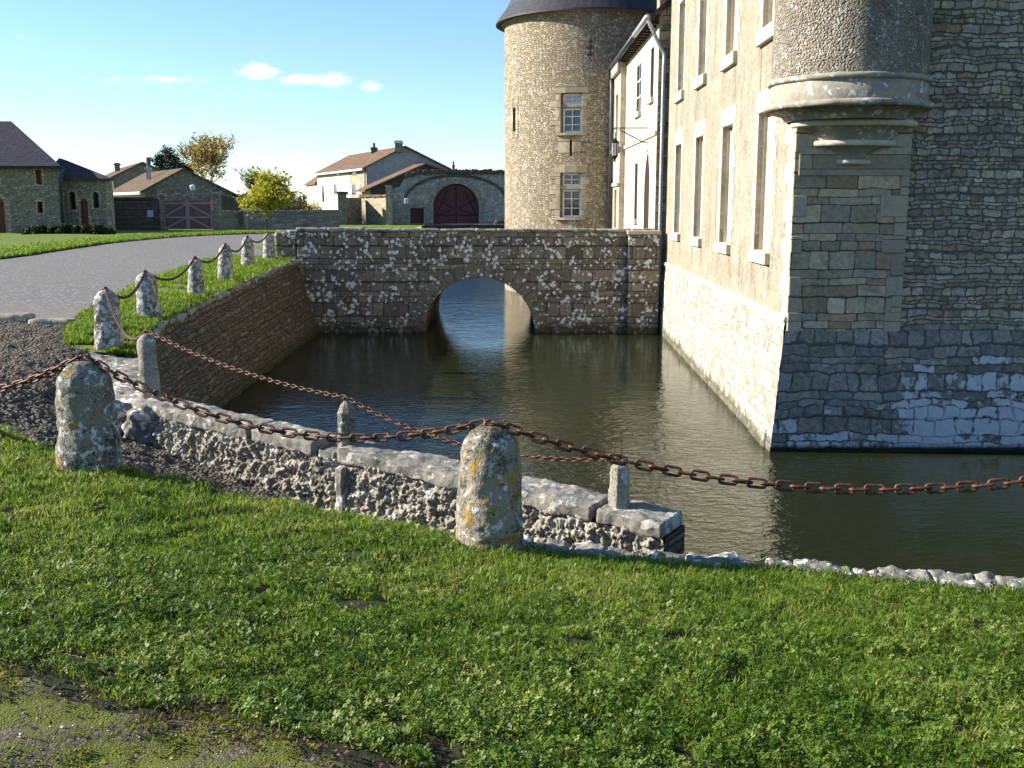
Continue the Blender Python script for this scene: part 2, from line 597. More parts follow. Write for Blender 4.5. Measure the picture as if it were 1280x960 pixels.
def right_band(b, uv, ps, col, height, i1, i2, e, n1):
    # pale lime bloom that sits on the lower stones of the wall, stone by stone
    u, v, _ = b.sep(uv)
    x, y, z = b.sep(ps)
    lowm = b.step(b.m('ADD', z, b.m('MULTIPLY', b.m('SUBTRACT', b.noise(ps, .8, 3, .6), .5), 2.2)), .55, -1.25)
    lowm = b.m('MULTIPLY', lowm, b.step(x, 4.4, 6.4))
    low2 = b.m('MULTIPLY', b.step(z, -.5, -1.7), .70)
    cover = b.m('MAXIMUM', lowm, low2)
    nn = b.noise(ps, 7.0, 5, .7)
    nn2 = b.noise(ps, 2.4, 4, .6)
    t = b.m('ADD', b.m('MULTIPLY', nn, .95), b.m('ADD', b.m('MULTIPLY', i2, .36), b.m('MULTIPLY', nn2, .62)))
    if e is not None:
        t = b.m('ADD', t, b.m('MULTIPLY', b.step(e, .002, .03), .14))
    mk = b.step(t, b.m('MULTIPLY_ADD', cover, -.86, 1.70), b.m('MULTIPLY_ADD', cover, -.86, 1.82))
    col = b.mix(b.m('MULTIPLY', mk, .95), col, b.mix(n1, (.40, .415, .42), (.66, .67, .66)))
    # wet dark line at the water
    wet = b.step(b.m('ADD', z, b.m('MULTIPLY', n1, .05)), -1.80, -1.88)
    col = b.mix(wet, col, (.03, .03, .022))
    return col, b.m('MULTIPLY_ADD', mk, .35, height)
M['right_wall'] = stone_mat('right_rubble_wall', 'coursed', .19, .078, [(0.253, 0.208, 0.139), (0.368, 0.303, 0.209), (0.293, 0.264, 0.215), (0.406, 0.353, 0.253), (0.318, 0.229, 0.139)], (.13, .115, .092),
                            mw=.009, lichen=0, dark=.55, bump=1.5, grain=.95, warp=.10, band=right_band, seed=4.0)
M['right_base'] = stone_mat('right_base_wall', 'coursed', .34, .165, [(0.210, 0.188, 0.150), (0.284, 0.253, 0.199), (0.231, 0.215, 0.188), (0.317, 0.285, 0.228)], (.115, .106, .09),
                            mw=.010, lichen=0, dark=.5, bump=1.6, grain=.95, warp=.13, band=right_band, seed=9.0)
M['pilaster'] = stone_mat('pilaster_masonry', 'coursed', .42, .165, [(0.342, 0.268, 0.169), (0.426, 0.340, 0.219), (0.296, 0.255, 0.198), (0.472, 0.374, 0.248), (0.331, 0.215, 0.122)], (.085, .07, .05),
                          mw=.007, lichen=0, dark=.5, bump=1.0, grain=.6, warp=.05, seed=2.0)
M['quoin'] = stone_mat('quoin_limestone', 'coursed', 3.0, .31, [(0.323, 0.268, 0.178), (0.383, 0.319, 0.221), (0.306, 0.268, 0.196)], (.16, .13, .09), mw=.008, dark=.3, grain=.4, bump=.8, warp=.01, seed=1.0)
M['roughcast'] = stone_mat('turret_roughcast', 'plain', .5, .5, [(0.255, 0.212, 0.157), (0.323, 0.276, 0.208)], (.22, .185, .14), dark=.45, grain=.5, bump=2.0, rough_cast=34.0, lichen=.10, lscale=22, lcol=(.6, .58, .52))
M['moulding'] = stone_mat('moulding_limestone', 'plain', .4, .4, [(0.264, 0.233, 0.178), (0.336, 0.306, 0.248)], (.3, .25, .18), dark=.35, grain=.35, bump=.7, yellow=.55, lichen=.12, lscale=9, ycol=(.50, .33, .09))
M['tower'] = stone_mat('tower_rubble', 'rubble', .15, .075, [(0.298, 0.241, 0.159), (0.388, 0.323, 0.218), (0.330, 0.258, 0.164), (0.454, 0.396, 0.292), (0.273, 0.228, 0.159)], (.255, .195, .12), mw=.009,
                       lichen=.13, lscale=7, lcol=(.55, .50, .42), dark=.40, bump=2.4, grain=.6, seed=3.0, dcol=(.10, .08, .05))
M['bridge'] = stone_mat('bridge_ashlar', 'coursed', .46, .235, [(0.151, 0.131, 0.093), (0.206, 0.175, 0.121), (0.172, 0.158, 0.130), (0.240, 0.204, 0.141), (0.144, 0.119, 0.086)], (.07, .06, .045), mw=.012,
                        lichen=.16, lscale=8.0, lcol=(.80, .80, .76), dark=.65, bump=1.7, grain=.75, warp=.04, seed=6.0, wet=True)
M['coping'] = stone_mat('coping_limestone', 'plain', .5, .5, [(0.191, 0.177, 0.146), (0.259, 0.242, 0.203)], (.2, .18, .14), lichen=.17, lscale=9, lcol=(.46, .44, .37), dark=.85, grain=.6, bump=1.2, moss=.25)
M['moat_wall'] = stone_mat('moat_wall_rubble', 'coursed', .24, .075, [(0.112, 0.092, 0.067), (0.149, 0.124, 0.090), (0.100, 0.087, 0.068), (0.173, 0.151, 0.112)], (.075, .06, .04), mw=.013,
                           lichen=0, dark=.6, moss=.30, streak=.5, bump=2.2, grain=.75, warp=.06, seed=7.0, wet=True)
M['ramp_rubble'] = stone_mat('ramp_wall_rubble', 'plain', .10, .10, [(0.184, 0.161, 0.120), (0.344, 0.311, 0.240), (0.252, 0.224, 0.173), (0.459, 0.419, 0.339)], (.05, .042, .03), dark=.6, grain=.8, bump=1.4,
                             lichen=.08, lscale=14, lcol=(.5, .49, .45), yellow=.12, moss=.2)
M['edge_stone'] = stone_mat('edge_stone', 'plain', .3, .3, [(0.184, 0.168, 0.138), (0.265, 0.244, 0.209)], (.2, .18, .14), dark=.75, grain=.7, bump=1.4, lichen=.22, lscale=12, lcol=(.66, .65, .6), moss=.30, yellow=.1)
M['cobble'] = stone_mat('cobble_ramp', 'plain', .07, .07, [(0.075, 0.064, 0.048), (0.167, 0.144, 0.107), (0.109, 0.093, 0.071), (0.249, 0.216, 0.167)], (.03, .025, .02), dark=.7, grain=1.0, bump=2.4, moss=.2, rough_cast=26.0)
M['farstone'] = stone_mat('far_rubble', 'rubble', .26, .12, [(.22, .19, .14), (.31, .27, .20), (.26, .235, .185), (.37, .33, .25)], (.20, .17, .13), mw=.012, dark=.6, bump=1.6, grain=.7, seed=8.0, streak=.35)
M['gatestone'] = stone_mat('gate_wall_rubble', 'rubble', .28, .15, [(.36, .33, .27), (.46, .42, .34), (.40, .37, .31), (.52, .48, .40)], (.30, .27, .22), mw=.012, dark=.5, bump=1.6, grain=.6, seed=18.0, streak=.3)
M['farwarm'] = stone_mat('far_warm_rubble', 'rubble', .30, .18, [(0.357, 0.297, 0.204), (0.442, 0.383, 0.281), (0.391, 0.315, 0.204)], (.28, .22, .14), mw=.02, dark=.35, bump=1.6, grain=.5, seed=8.0)
M['farbrown'] = stone_mat('far_brown_rubble', 'coursed', .34, .14, [(.12, .10, .08), (.16, .13, .10), (.14, .12, .10)], (.09, .075, .06), mw=.02, dark=.5, bump=1.6, grain=.5, seed=12.0)
M['farplaster'] = stone_mat('far_white_plaster', 'plain', .8, .8, [(0.510, 0.468, 0.374), (0.578, 0.535, 0.442)], (.5, .4, .3), dark=.2, grain=.25, bump=.5, dcol=(.3, .25, .18))
M['shadeplaster'] = stone_mat('shaded_plaster', 'plain', .8, .8, [(.30, .285, .275), (.36, .345, .335)], (.3, .3, .3), dark=.35, streak=.4, grain=.25, bump=.4, dcol=(.12, .11, .1))  # shade of the house's front gable, put into a darker, greyer plaster

def tile_mat(name, cols, w, h, bump=1.0, dark=.4):
    m, b, bs = new_mat(name)
    uv, ps = b.uv(), b.pos()
    u, v, _ = b.sep(uv)
    row = b.m('FLOOR', b.m('DIVIDE', v, h))
    fv = b.m('FRACT', b.m('DIVIDE', v, h))
    uu = b.m('ADD', b.m('DIVIDE', u, w), b.m('MULTIPLY', row, .5))
    cid = b.white(row, b.m('FLOOR', uu))
    fu = b.m('FRACT', uu)
    col = b.ramp(cid, [(k / (len(cols) - 1), c) for k, c in enumerate(cols)])
    gap = b.m('MULTIPLY', b.step(fv, 0.0, .12), b.step(b.m('MINIMUM', fu, b.m('SUBTRACT', 1.0, fu)), 0.0, .07))
    n1 = b.noise(ps, 5.0, 5, .7)
    col = b.mix(b.m('MULTIPLY', b.step(n1, .48, .68), dark), col, [c * .4 for c in cols[0]])
    col = b.mix(gap, [c * .3 for c in cols[0]], col)
    b.put(bs.inputs['Base Color'], col)
    bs.inputs['Roughness'].default_value = .9
    bs.inputs['Specular IOR Level'].default_value = .08
    b.put(bs.inputs['Normal'], b.bump(b.m('ADD', b.m('MULTIPLY', fv, -1.0), b.m('MULTIPLY', gap, .6)), min(1, bump), .02))
    return m
M['slate'] = tile_mat('blue_slate', [(.030, .034, .052), (.044, .048, .070), (.048, .038, .044), (.058, .058, .076)], .22, .18)
M['redslate'] = tile_mat('brown_slate', [(.075, .058, .055), (.10, .075, .07), (.06, .058, .065), (.12, .085, .07)], .22, .18)
M['tile'] = tile_mat('clay_tile', [(0.150, 0.086, 0.054), (0.205, 0.122, 0.078), (0.178, 0.122, 0.086), (0.246, 0.158, 0.109)], .18, .35, dark=.6)
M['oldtile'] = tile_mat('old_clay_tile', [(0.117, 0.082, 0.055), (0.158, 0.112, 0.073), (0.135, 0.105, 0.076), (0.187, 0.135, 0.087)], .18, .35, dark=.6)
M['voussoir'] = stone_mat('arch_stone', 'plain', .5, .5, [(.155, .13, .095), (.215, .185, .14)], (.1, .08, .06), lichen=.08, lscale=8, lcol=(.75, .75, .7), dark=.5, grain=.6, bump=1.2, wet=True)
M['copper'] = plain_mat('tower_slate', (.032, .031, .037), .6, 0, .3, 5, .4, .01)

def board_mat(name, c0, c1, bw=.14, rough=.6):
    m, b, bs = new_mat(name)
    uv, ps = b.uv(), b.pos()
    u, v, _ = b.sep(uv)
    q = b.m('DIVIDE', u, bw)
    idn = b.white(b.m('FLOOR', q), 1.0)
    f = b.m('FRACT', q)
    g = b.step(b.m('MINIMUM', f, b.m('SUBTRACT', 1.0, f)), .0, .05)
    gr = b.noise(b.comb(b.m('MULTIPLY', u, 40.0), b.m('MULTIPLY', v, 2.0), idn), 1.0, 4, .6)
    col = b.mix(b.m('MULTIPLY_ADD', gr, .6, b.m('MULTIPLY', idn, .4)), c0, c1)
    col = b.mix(g, [x * .3 for x in c0], col)
    b.put(bs.inputs['Base Color'], col)
    bs.inputs['Roughness'].default_value = rough
    b.put(bs.inputs['Normal'], b.bump(b.m('ADD', g, b.m('MULTIPLY', gr, .2)), .8, .01))
    return m
M['burgundy'] = board_mat('burgundy_boards', (.085, .022, .022), (.14, .042, .040))
M['gatewood'] = board_mat('mauve_boards', (.15, .085, .085), (.21, .125, .12))
M['gatebrace'] = plain_mat('gate_brace_wood', (.40, .27, .25), .7, 0, .15, 12)
M['greywood'] = board_mat('grey_boards', (.13, .10, .085), (.21, .17, .14), .22)
M['shutter'] = board_mat('red_shutter', (.13, .04, .03), (.18, .06, .045), .11)
M['paleshutter'] = plain_mat('pale_shutter', (.52, .50, .52), .6, 0, .1, 20)
M['darkdoor'] = board_mat('dark_oak', (.018, .009, .005), (.034, .017, .009), .16)
M['iron'] = plain_mat('black_iron', (.02, .019, .02), .5, .6, .3, 30, .4)
M['zinc'] = plain_mat('zinc_pipe', (.42, .44, .48), .42, .55, .15, 6, .5)
M['leadpipe'] = plain_mat('dark_pipe', (.07, .075, .085), .5, .5, .2, 6, .4)
M['white'] = plain_mat('white_paint', (.72, .73, .76), .5, 0, .06, 10)
M['plaque'] = plain_mat('pale_plaque', (.50, .54, .62), .45, 0, .1, 10)
M['blueplaque'] = plain_mat('blue_plaque', (.14, .24, .42), .45, 0, .2, 12)
M['dark'] = plain_mat('dark_interior', (.012, .012, .014), .8)
m, b, bs = new_mat('window_glass')
b.put(bs.inputs['Base Color'], (.02, .028, .05))
bs.inputs['Roughness'].default_value = .06
bs.inputs['Specular IOR Level'].default_value = .9
b.put(bs.inputs['Normal'], b.bump(b.noise(b.pos(), 2.0, 2), .25, .02))
M['glass'] = m
m, b, bs = new_mat('lantern_glass')
b.put(bs.inputs['Base Color'], (.5, .53, .55))
bs.inputs['Roughness'].default_value = .12
bs.inputs['Transmission Weight'].default_value = .8
M['lampglass'] = m

# rusty chain
m, b, bs = new_mat('rusty_iron')
ps = b.pos()
n1, n2 = b.noise(ps, 26.0, 5, .7), b.noise(ps, 120.0, 3, .6)
c = b.ramp(n1, [(.32, (.025, .016, .013)), (.46, (.080, .036, .020)), (.58, (.155, .068, .034)), (.72, (.24, .12, .065))])
c = b.mix(b.m('MULTIPLY', n2, .4), c, (.05, .025, .016))
b.put(bs.inputs['Base Color'], c)
bs.inputs['Roughness'].default_value = .55
bs.inputs['Metallic'].default_value = .35
b.put(bs.inputs['Normal'], b.bump(b.m('ADD', n1, b.m('MULTIPLY', n2, .5)), .7, .004))
M['rust'] = m

# bollard stone: world-space mottling so that every bollard differs
def bollard_mat(name, base0, base1, white, black, orange, k):
    m, b, bs = new_mat(name)
    ps = b.pos()
    n1, n2, n3 = b.noise(ps, 9.0, 6, .7), b.noise(ps, 55.0, 4, .65), b.noise(ps, 3.4, 4, .6)
    pit = b.vor(ps, 46.0, 'F1', 0, 1)
    col = b.mix(n1, base0, base1)
    col = b.mix(b.m('MULTIPLY', b.step(b.m('ADD', b.m('MULTIPLY', n2, .55), b.m('MULTIPLY', n3, .55)), .53, .66), black), col, (.035, .032, .028))
    wn = b.noise(b.vm('ADD', ps, (4.1, 2.2, 9.3)), 13.0, 6, .74, dist=.3)
    col = b.mix(b.m('MULTIPLY', b.step(wn, .62 - white * .2, .70 - white * .2), .9), col, b.mix(n2, (.42, .43, .41), (.74, .74, .70)))
    yn = b.noise(b.vm('ADD', ps, (1.1, 8.2, 3.3)), 8.0, 6, .74, dist=.4)
    col = b.mix(b.m('MULTIPLY', b.step(yn, .68 - orange * .2, .74 - orange * .2), .9), col, b.mix(n2, (.22, .11, .02), (.46, .27, .05)))
    kn = b.noise(b.vm('ADD', ps, (9.1, 3.2, 1.3)), 20.0, 5, .7)
    col = b.mix(b.m('MULTIPLY', b.step(kn, .60, .66), black), col, (.03, .028, .026))
    b.put(bs.inputs['Base Color'], col)
    bs.inputs['Roughness'].default_value = .93
    bs.inputs['Specular IOR Level'].default_value = .1
    pit2 = b.vor(b.vm('ADD', ps, b.vm('SCALE', b.noise(ps, 30.0, 2, .6, out=1), scale=.05)), 62.0, 'F1', 0, 1)
    pm2 = b.m('MULTIPLY', b.step(pit2, .34, .16), b.step(n1, .40, .58))
    col = b.mix(b.m('MULTIPLY', pm2, .85), col, (.028, .025, .02))
    h = b.m('SUBTRACT', b.m('ADD', b.m('MULTIPLY', n1, .9), b.m('MULTIPLY', n2, .5)), b.m('MULTIPLY', pm2, .5))
    h = b.m('ADD', h, b.m('MULTIPLY', b.step(pit, 0.0, .35), .35))
    b.put(bs.inputs['Normal'], b.bump(h, 1, .016))
    return m
M['bollard_grey'] = bollard_mat('grey_lichened_stone', (.15, .14, .105), (.27, .255, .20), .42, .9, .62, 1)
M['bollard_white'] = bollard_mat('pale_lichened_stone', (.21, .185, .135), (.33, .295, .225), .42, .85, .80, 2)
M['bollard_far'] = bollard_mat('speckled_stone', (.19, .17, .135), (.30, .27, .225), .70, .95, .35, 3)
M['post'] = bollard_mat('post_stone', (.24, .22, .165), (.36, .33, .265), .3, .7, .3, 4)

# water
m, b, bs = new_mat('moat_water')
ps = b.pos()
x, y, z = b.sep(ps)
wv = b.comb(b.m('MULTIPLY', x, .7), y, 0.0)
n1 = b.noise(wv, 7.6, 3, .55, dist=.6)
n2 = b.noise(b.vm('ADD', wv, (5, 3, 0)), 1.5, 2, .5, dist=.4)
n3 = b.noise(wv, 15.0, 2, .5)
calm = b.step(b.noise(ps, .16, 2, .5), .36, .62)
calm = b.m('MAXIMUM', calm, b.m('MULTIPLY', b.step(y, 21.0, 14.0), b.step(x, 1.0, -1.5)))
calm = b.m('MULTIPLY', calm, b.step(x, 7.0, 3.6))
h = b.m('ADD', b.m('MULTIPLY', n1, b.m('MULTIPLY_ADD', calm, .55, .45)), b.m('ADD', b.m('MULTIPLY', n2, .8), b.m('MULTIPLY', n3, b.m('MULTIPLY_ADD', calm, .16, .06))))
b.put(bs.inputs['Base Color'], b.mix(b.noise(ps, .7, 3), (.011, .0155, .004), (.019, .022, .006)))
bs.inputs['Roughness'].default_value = .03
bs.inputs['IOR'].default_value = 1.333
bs.inputs['Specular IOR Level'].default_value = .5
b.put(bs.inputs['Normal'], b.bump(h, b.m('MULTIPLY', b.m('MULTIPLY_ADD', b.step(x, 7.0, 3.6), .6, .4), b.m('ADD', b.m('MULTIPLY_ADD', b.step(y, 23.0, 12.0), 1.0, .40), b.m('MULTIPLY', b.step(y, 30.0, 40.0), 1.4))), .024))
M['water'] = m

# ground materials
m, b, bs = new_mat('lawn_soil')
ps = b.pos()
n1, n2 = b.noise(ps, 22.0, 5, .7), b.noise(ps, 3.0, 4, .6)
c = b.ramp(n1, [(.3, (.014, .016, .006)), (.5, (.025, .03, .010)), (.7, (.05, .055, .018))])
c = b.mix(b.step(n2, .55, .7), c, (.06, .045, .026))
b.put(bs.inputs['Base Color'], c)
bs.inputs['Roughness'].default_value = 1
b.put(bs.inputs['Normal'], b.bump(n1, 1, .03))
M['soil'] = m
m, b, bs = new_mat('mossy_gravel')
ps = b.pos()
ci = b.sep(b.vor(ps, 120.0, 'F1', 1, 1))[0]
e = b.vor(ps, 120.0, 'F1', 0, 1)
n1, n2, n3 = b.noise(ps, 4.0, 6, .75), b.noise(ps, 40.0, 5, .75), b.noise(ps, 1.4, 4, .6)
c = b.ramp(ci, [(0, (.07, .06, .048)), (.6, (.14, .113, .082)), (1, (.27, .235, .185))])
c = b.mix(b.step(n2, .42, .62), c, (.040, .034, .028))
mm = b.step(b.m('ADD', n1, b.m('ADD', b.m('MULTIPLY', n2, .5), b.m('MULTIPLY', n3, .3))), .79, .98)
c = b.mix(mm, c, b.mix(n2, (.08, .10, .008), (.19, .21, .02)))
b.put(bs.inputs['Base Color'], c)
bs.inputs['Roughness'].default_value = .95
b.put(bs.inputs['Normal'], b.bump(b.m('ADD', b.m('MULTIPLY', e, -.6), b.m('MULTIPLY', n2, 1.6)), 1, .018))
M['gravel'] = m
m, b, bs = new_mat('gravel_road')
ps = b.pos()
n1, n2, n3 = b.noise(ps, 30.0, 4, .7), b.noise(ps, .5, 4, .6), b.noise(ps, 3.0, 4, .7)
sp_ = b.sep(b.vor(ps, 22.0, 'F1', 1, 1))[0]
n4 = b.noise(ps, 9.0, 5, .75)
c = b.mix(b.m('ADD', b.m('MULTIPLY', n1, .4), b.m('MULTIPLY', n4, .6)), (.070, .066, .061), (.205, .195, .18))
c = b.mix(b.step(sp_, .80, .95), c, (.30, .285, .27))
c = b.mix(b.m('MULTIPLY', b.step(n2, .45, .65), .5), c, (.17, .152, .13))
c = b.mix(b.m('MULTIPLY', b.step(n3, .55, .75), .5), c, (.085, .08, .078))
x, y, z = b.sep(ps)
wear = b.step(b.m('ADD', y, b.m('MULTIPLY', n2, 4.0)), 21.5, 17.0)
c = b.mix(b.m('MULTIPLY', wear, .6), c, b.mix(n1, (.16, .13, .09), (.26, .215, .155)))
b.put(bs.inputs['Base Color'], c)
bs.inputs['Roughness'].default_value = .95
b.put(bs.inputs['Normal'], b.bump(b.m('ADD', n1, n3), .8, .02))
M['road'] = m
m, b, bs = new_mat('far_turf')
ps = b.pos()
n1, n2, n3 = b.noise(ps, 30.0, 4, .7), b.noise(ps, 1.2, 4, .6), b.noise(ps, 6.0, 4, .7)
c = b.mix(n1, (.095, .145, .010), (.185, .245, .024))
c = b.mix(b.m('MULTIPLY', b.step(n2, .45, .7), .5), c, (.14, .155, .03))
b.put(bs.inputs['Base Color'], c)
bs.inputs['Roughness'].default_value = .9
b.put(bs.inputs['Normal'], b.bump(b.m('ADD', n1, n3), 1, .06))
M['turf'] = m
M['earth'] = plain_mat('bare_earth', (.10, .085, .06), .95, 0, .4, 6, .1, .03)

def leaf_mat(name, c0, c1, c2, trans=.35, rough=.45, spec=.4):
    m, b, bs = new_mat(name)
    at = b.node('ShaderNodeAttribute', attribute_name='tint')
    f = b.sep(at.outputs['Color'])[0]
    col = b.ramp(f, [(0, c0), (.55, c1), (1, c2)])
    b.put(bs.inputs['Base Color'], col)
    bs.inputs['Roughness'].default_value = rough
    bs.inputs['Specular IOR Level'].default_value = spec
    tr = b.node('ShaderNodeBsdfTranslucent', {'Color': b.mix(.5, col, b.mix(1.0, col, (1.5, 1.5, .5), 'MULTIPLY'))})
    mx = b.node('ShaderNodeMixShader', {0: trans, 1: bs.outputs[0], 2: tr.outputs[0]})
    out = [n for n in m.node_tree.nodes if n.type == 'OUTPUT_MATERIAL'][0]
    b.put(out.inputs[0], mx.outputs[0])
    return m
M['grass'] = leaf_mat('grass_blade', (.065, .130, .007), (.140, .232, .016), (.38, .38, .10), .45, .5, .25)
M['clover'] = leaf_mat('clover_leaf', (.050, .105, .008), (.12, .20, .018), (.32, .36, .10), .40, .5, .28)
M['moss'] = leaf_mat('moss_frond', (.09, .115, .008), (.18, .20, .018), (.30, .29, .04), .3, .8, .1)
M['deadleaf'] = leaf_mat('dead_leaf', (.06, .035, .02), (.14, .085, .045), (.27, .20, .13), .1, .7, .2)
M['yellowleaf'] = leaf_mat('yellow_leaf', (.14, .17, .015), (.34, .32, .028), (.56, .43, .05), .4, .6, .2)
M['brownleaf'] = leaf_mat('brown_leaf', (.22, .145, .04), (.44, .30, .085), (.62, .44, .13), .35, .7, .2)
M['needle'] = leaf_mat('conifer_needle', (.010, .020, .014), (.018, .034, .020), (.035, .055, .03), .1, .6, .2)
M['shrub'] = leaf_mat('shrub_leaf', (.012, .022, .009), (.022, .038, .012), (.05, .065, .02), .15, .6, .2)
M['hedge'] = leaf_mat('hedge_leaf', (.05, .032, .02), (.10, .065, .04), (.13, .10, .05), .15, .8, .2)
M['bark'] = plain_mat('bark', (.085, .068, .05), .95, 0, .4, 12, .1, .02)
M['hill'] = plain_mat('hill_fields', (.10, .14, .14), 1, 0, .3, .02)

# ================================================================== SETTING: ground, water, road
WATER_Z = -1.95
L1 = [(-30, 15.5, .1), (-9, 9.6, .10), (-5.5, 8.3, .08), (-3.75, 7.55, .04), (-2.77, 6.9, -.03), (-1.6, 6.45, -.16), (-.13, 6.03, -.31),
      (1.0, 5.84, -.36), (2.8, 5.56, -.42), (6, 5.2, -.48), (12, 4.8, -.55), (30, 3.8, -.6)]
L1a = np.array(L1)
def lawn_edge(x):
    return np.interp(x, L1a[:, 0], L1a[:, 1]), np.interp(x, L1a[:, 0], L1a[:, 2])
def lawn_z(x, y):
    ye, ze = lawn_edge(x)
    z0 = .10 - .012 * np.clip(x, -8, 8)
    t = np.clip((y - 1.6) / (ye - 1.6), 0, 1.05)
    z = z0 + (ze - z0) * (t * t * (1.8 - .8 * t))
    z = z + .011 * np.sin(x * 13.1 + 2.2 * np.sin(y * 4.7)) * np.sin(y * 15.7 + 1.9 * np.sin(x * 5.3)) + .010 * np.sin(x * 21.7 + 3 * np.sin(y * 3.1 + 1)) * np.sin(y * 25.3 + 2.5 * np.sin(x * 7.7))
    return z + .014 * np.sin(x * 2.3 + y * 1.1) * np.sin(y * 2.9 - x * .7) + .008 * np.sin(x * 7.1 - y * 3.3) * np.sin(y * 6.1 + x)
def lawn_pt(x, y):
    return Vector((x, y, float(lawn_z(x, y))))

mb = MB()
xs = np.concatenate([np.linspace(-30, -6, 25)[:-1], np.linspace(-6, 6, 301), np.linspace(6, 30, 25)[1:]])
def fl(a, c):
    x = float(np.interp(a, np.linspace(0, 1, len(xs)), xs))
    ye, _ = lawn_edge(x)
    y = -12 + (float(ye) + 12) * (1 - (1 - c) ** 1.6)
    return lawn_pt(x, y)
mb.grid(fl, len(xs) - 1, 150)
# bank of the lawn down to the ramp and the water
lawn = mb.build('lawn', M['soil'], smooth=True, recalc=False)
structure(lawn, label='grassy foreground lawn sloping down to the moat', cat='lawn')

# mossy gravel path in the near left corner
PA, PB = Vector((-1.84, 3.5, 0)), Vector((-.50, 2.87, 0))
pdv = (PB - PA).normalized()
pn = Vector((-pdv.y, pdv.x, 0))           # points to the lawn side
def path_side(x, y):
    wig = .05 * np.sin(x * 3.1 + 1) + .04 * np.sin(x * 8.3) + .03 * np.sin(y * 11 + x * 5)
    return (x - PA.x) * pn.x + (y - PA.y) * pn.y + wig
mb = MB()
def fp(a, c):
    s = -9 + 15 * a
    q = PA + pdv * s
    d = c * 5.0
    w_ = float(path_side(q.x, q.y))
    x, y = q.x - pn.x * (d + w_), q.y - pn.y * (d + w_)
    return Vector((x, y, float(lawn_z(x, y)) + .006 + .006 * nz((x, y, 0), 14, 3)))
mb.grid(fp, 300, 70)
path = mb.build('gravel_path', M['gravel'], smooth=True, recalc=False)
structure(path, label='mossy gravel path at the corner of the lawn', cat='path')

# bare rocky bank under the lawn edge
mb = MB()
def fb(a, c):
    x = -9 + 21 * a
    ye, ze = lawn_edge(x)
    ye, ze = float(ye), float(ze)
    q = Vector((x, ye + .10 * c + .25 * max(0, c - .5), ze - .02 - 2.0 * c ** 1.4))
    return q + Vector((0, .05, .03)) * nz(q, 5, 4)
mb.grid(fb, 420, 24, lambda a, c: (21 * a, -2 * c))
bank = mb.build('lawn_bank', M['edge_stone'], smooth=True, recalc=False)
structure(bank, label='rough stony bank under the lawn edge', cat='bank')

# cobbled ramp running down into the water
FAR = [(-14, 15.8, .0), (-9, 15.5, .0), (-6.55, 15.35, -.02), (-5.2, 12.6, -.12), (-4.7, 10.7, -.22), (-3.62, 9.75, -.46), (-1.35, 8.05, -.74), (1.2, 6.95, -1.1), (3.5, 6.4, -1.6), (6.0, 6.1, -2.3)]
NEAR = [(-14, 11.4, .03), (-9, 9.65, .0), (-6.6, 8.78, -.03), (-5.2, 8.24, -.07), (-4.1, 7.75, -.14), (-2.75, 6.98, -.30), (-1.5, 6.52, -.62), (1.0, 5.92, -1.0), (3.5, 5.52, -1.6), (6.0, 5.25, -2.3)]
FARs, NEARs = smoothpath(FAR, 10), smoothpath(NEAR, 10)
mb = MB()
def fr(a, c):
    q = polyline(NEARs, a).lerp(polyline(FARs, a), c)
    return q + Vector((0, 0, .030 * nz(q, 2.2, 4) + .022 * nz(q, 9, 3) + .018 * nz(q, 24, 3)))
mb.grid(fr, 460, 120)
ramp = mb.build('cobbled_ramp', M['cobble'], smooth=True, recalc=False)
structure(ramp, label='dark cobbled ramp running down into the moat', cat='ramp')

# water
mb = MB()
mb.face([(-7.5, 5.5, WATER_Z), (45, 3.0, WATER_Z), (45, 90, WATER_Z), (-7.5, 90, WATER_Z)])
water = mb.build('moat_water', M['water'])
structure(water, label='rippled green water of the moat', cat='water')

# ground: one sheet with the moat cut out of it
mb = MB()
GZ = -.05
for x0, x1, y0, y1, z in ((-1500, 1500, 92, 3000, GZ), (-1500, -13.5, 12, 92, GZ), (-13.5, -6.7, 36, 92, GZ), (-1500, -29, -800, 12, GZ), (44, 1500, 3, 92, GZ), (29, 1500, -800, 3, GZ - .6), (-29, 29, -800, -11.5, GZ)):
    mb.face([(x0, y0, z), (x1, y0, z), (x1, y1, z), (x0, y1, z)])
ground = mb.build('ground', M['turf'])
structure(ground, label='flat grassy ground reaching to the horizon', cat='ground')

# road and far lawn
def strip(name, mat, a, bq, label, cat, z=0.0, n=60, m_=10, bumpy=0.0):
    A, B_ = smoothpath(a, 8), smoothpath(bq, 8)
    mb = MB()
    def fn(t, c):
        q = polyline(A, t).lerp(polyline(B_, t), c)
        q.z += z + bumpy * nz(q, .35, 3)
        return q
    mb.grid(fn, n, m_)
    o = mb.build(name, mat, smooth=True, recalc=False)
    return structure(o, label=label, cat=cat)
VR = [(-6.55, 15.55, -.02), (-6.9, 16.6, -.01), (-7.5, 20, .03), (-8.1, 25, .10), (-8.5, 30, .14), (-9.6, 37, .05), (-11, 52, 0), (-12, 58, .0)]
ROADL = [(-22, 15.6, 0), (-19, 21, 0), (-16.6, 27, 0), (-15.7, 32, 0), (-16.4, 39, 0), (-17.0, 46, 0), (-16.2, 54, 0), (-12.3, 60, 0)]
strip('road', M['road'], VR, ROADL, 'grey gravel drive curving past the moat', 'road', .0, 80, 14)
FL2 = [(-75, 15.6, 0), (-75, 27, 0), (-70, 40, 0), (-62, 55, 0), (-45, 62, 0), (-30, 64, 0), (-18, 66, 0), (-7, 70, 0)]
strip('far_lawn', M['turf'], [Vector(q) + Vector((-.15, 0, .03)) for q in ROADL], FL2, 'sunlit lawn between the drive and the farm walls', 'lawn', .0, 80, 24, .05)
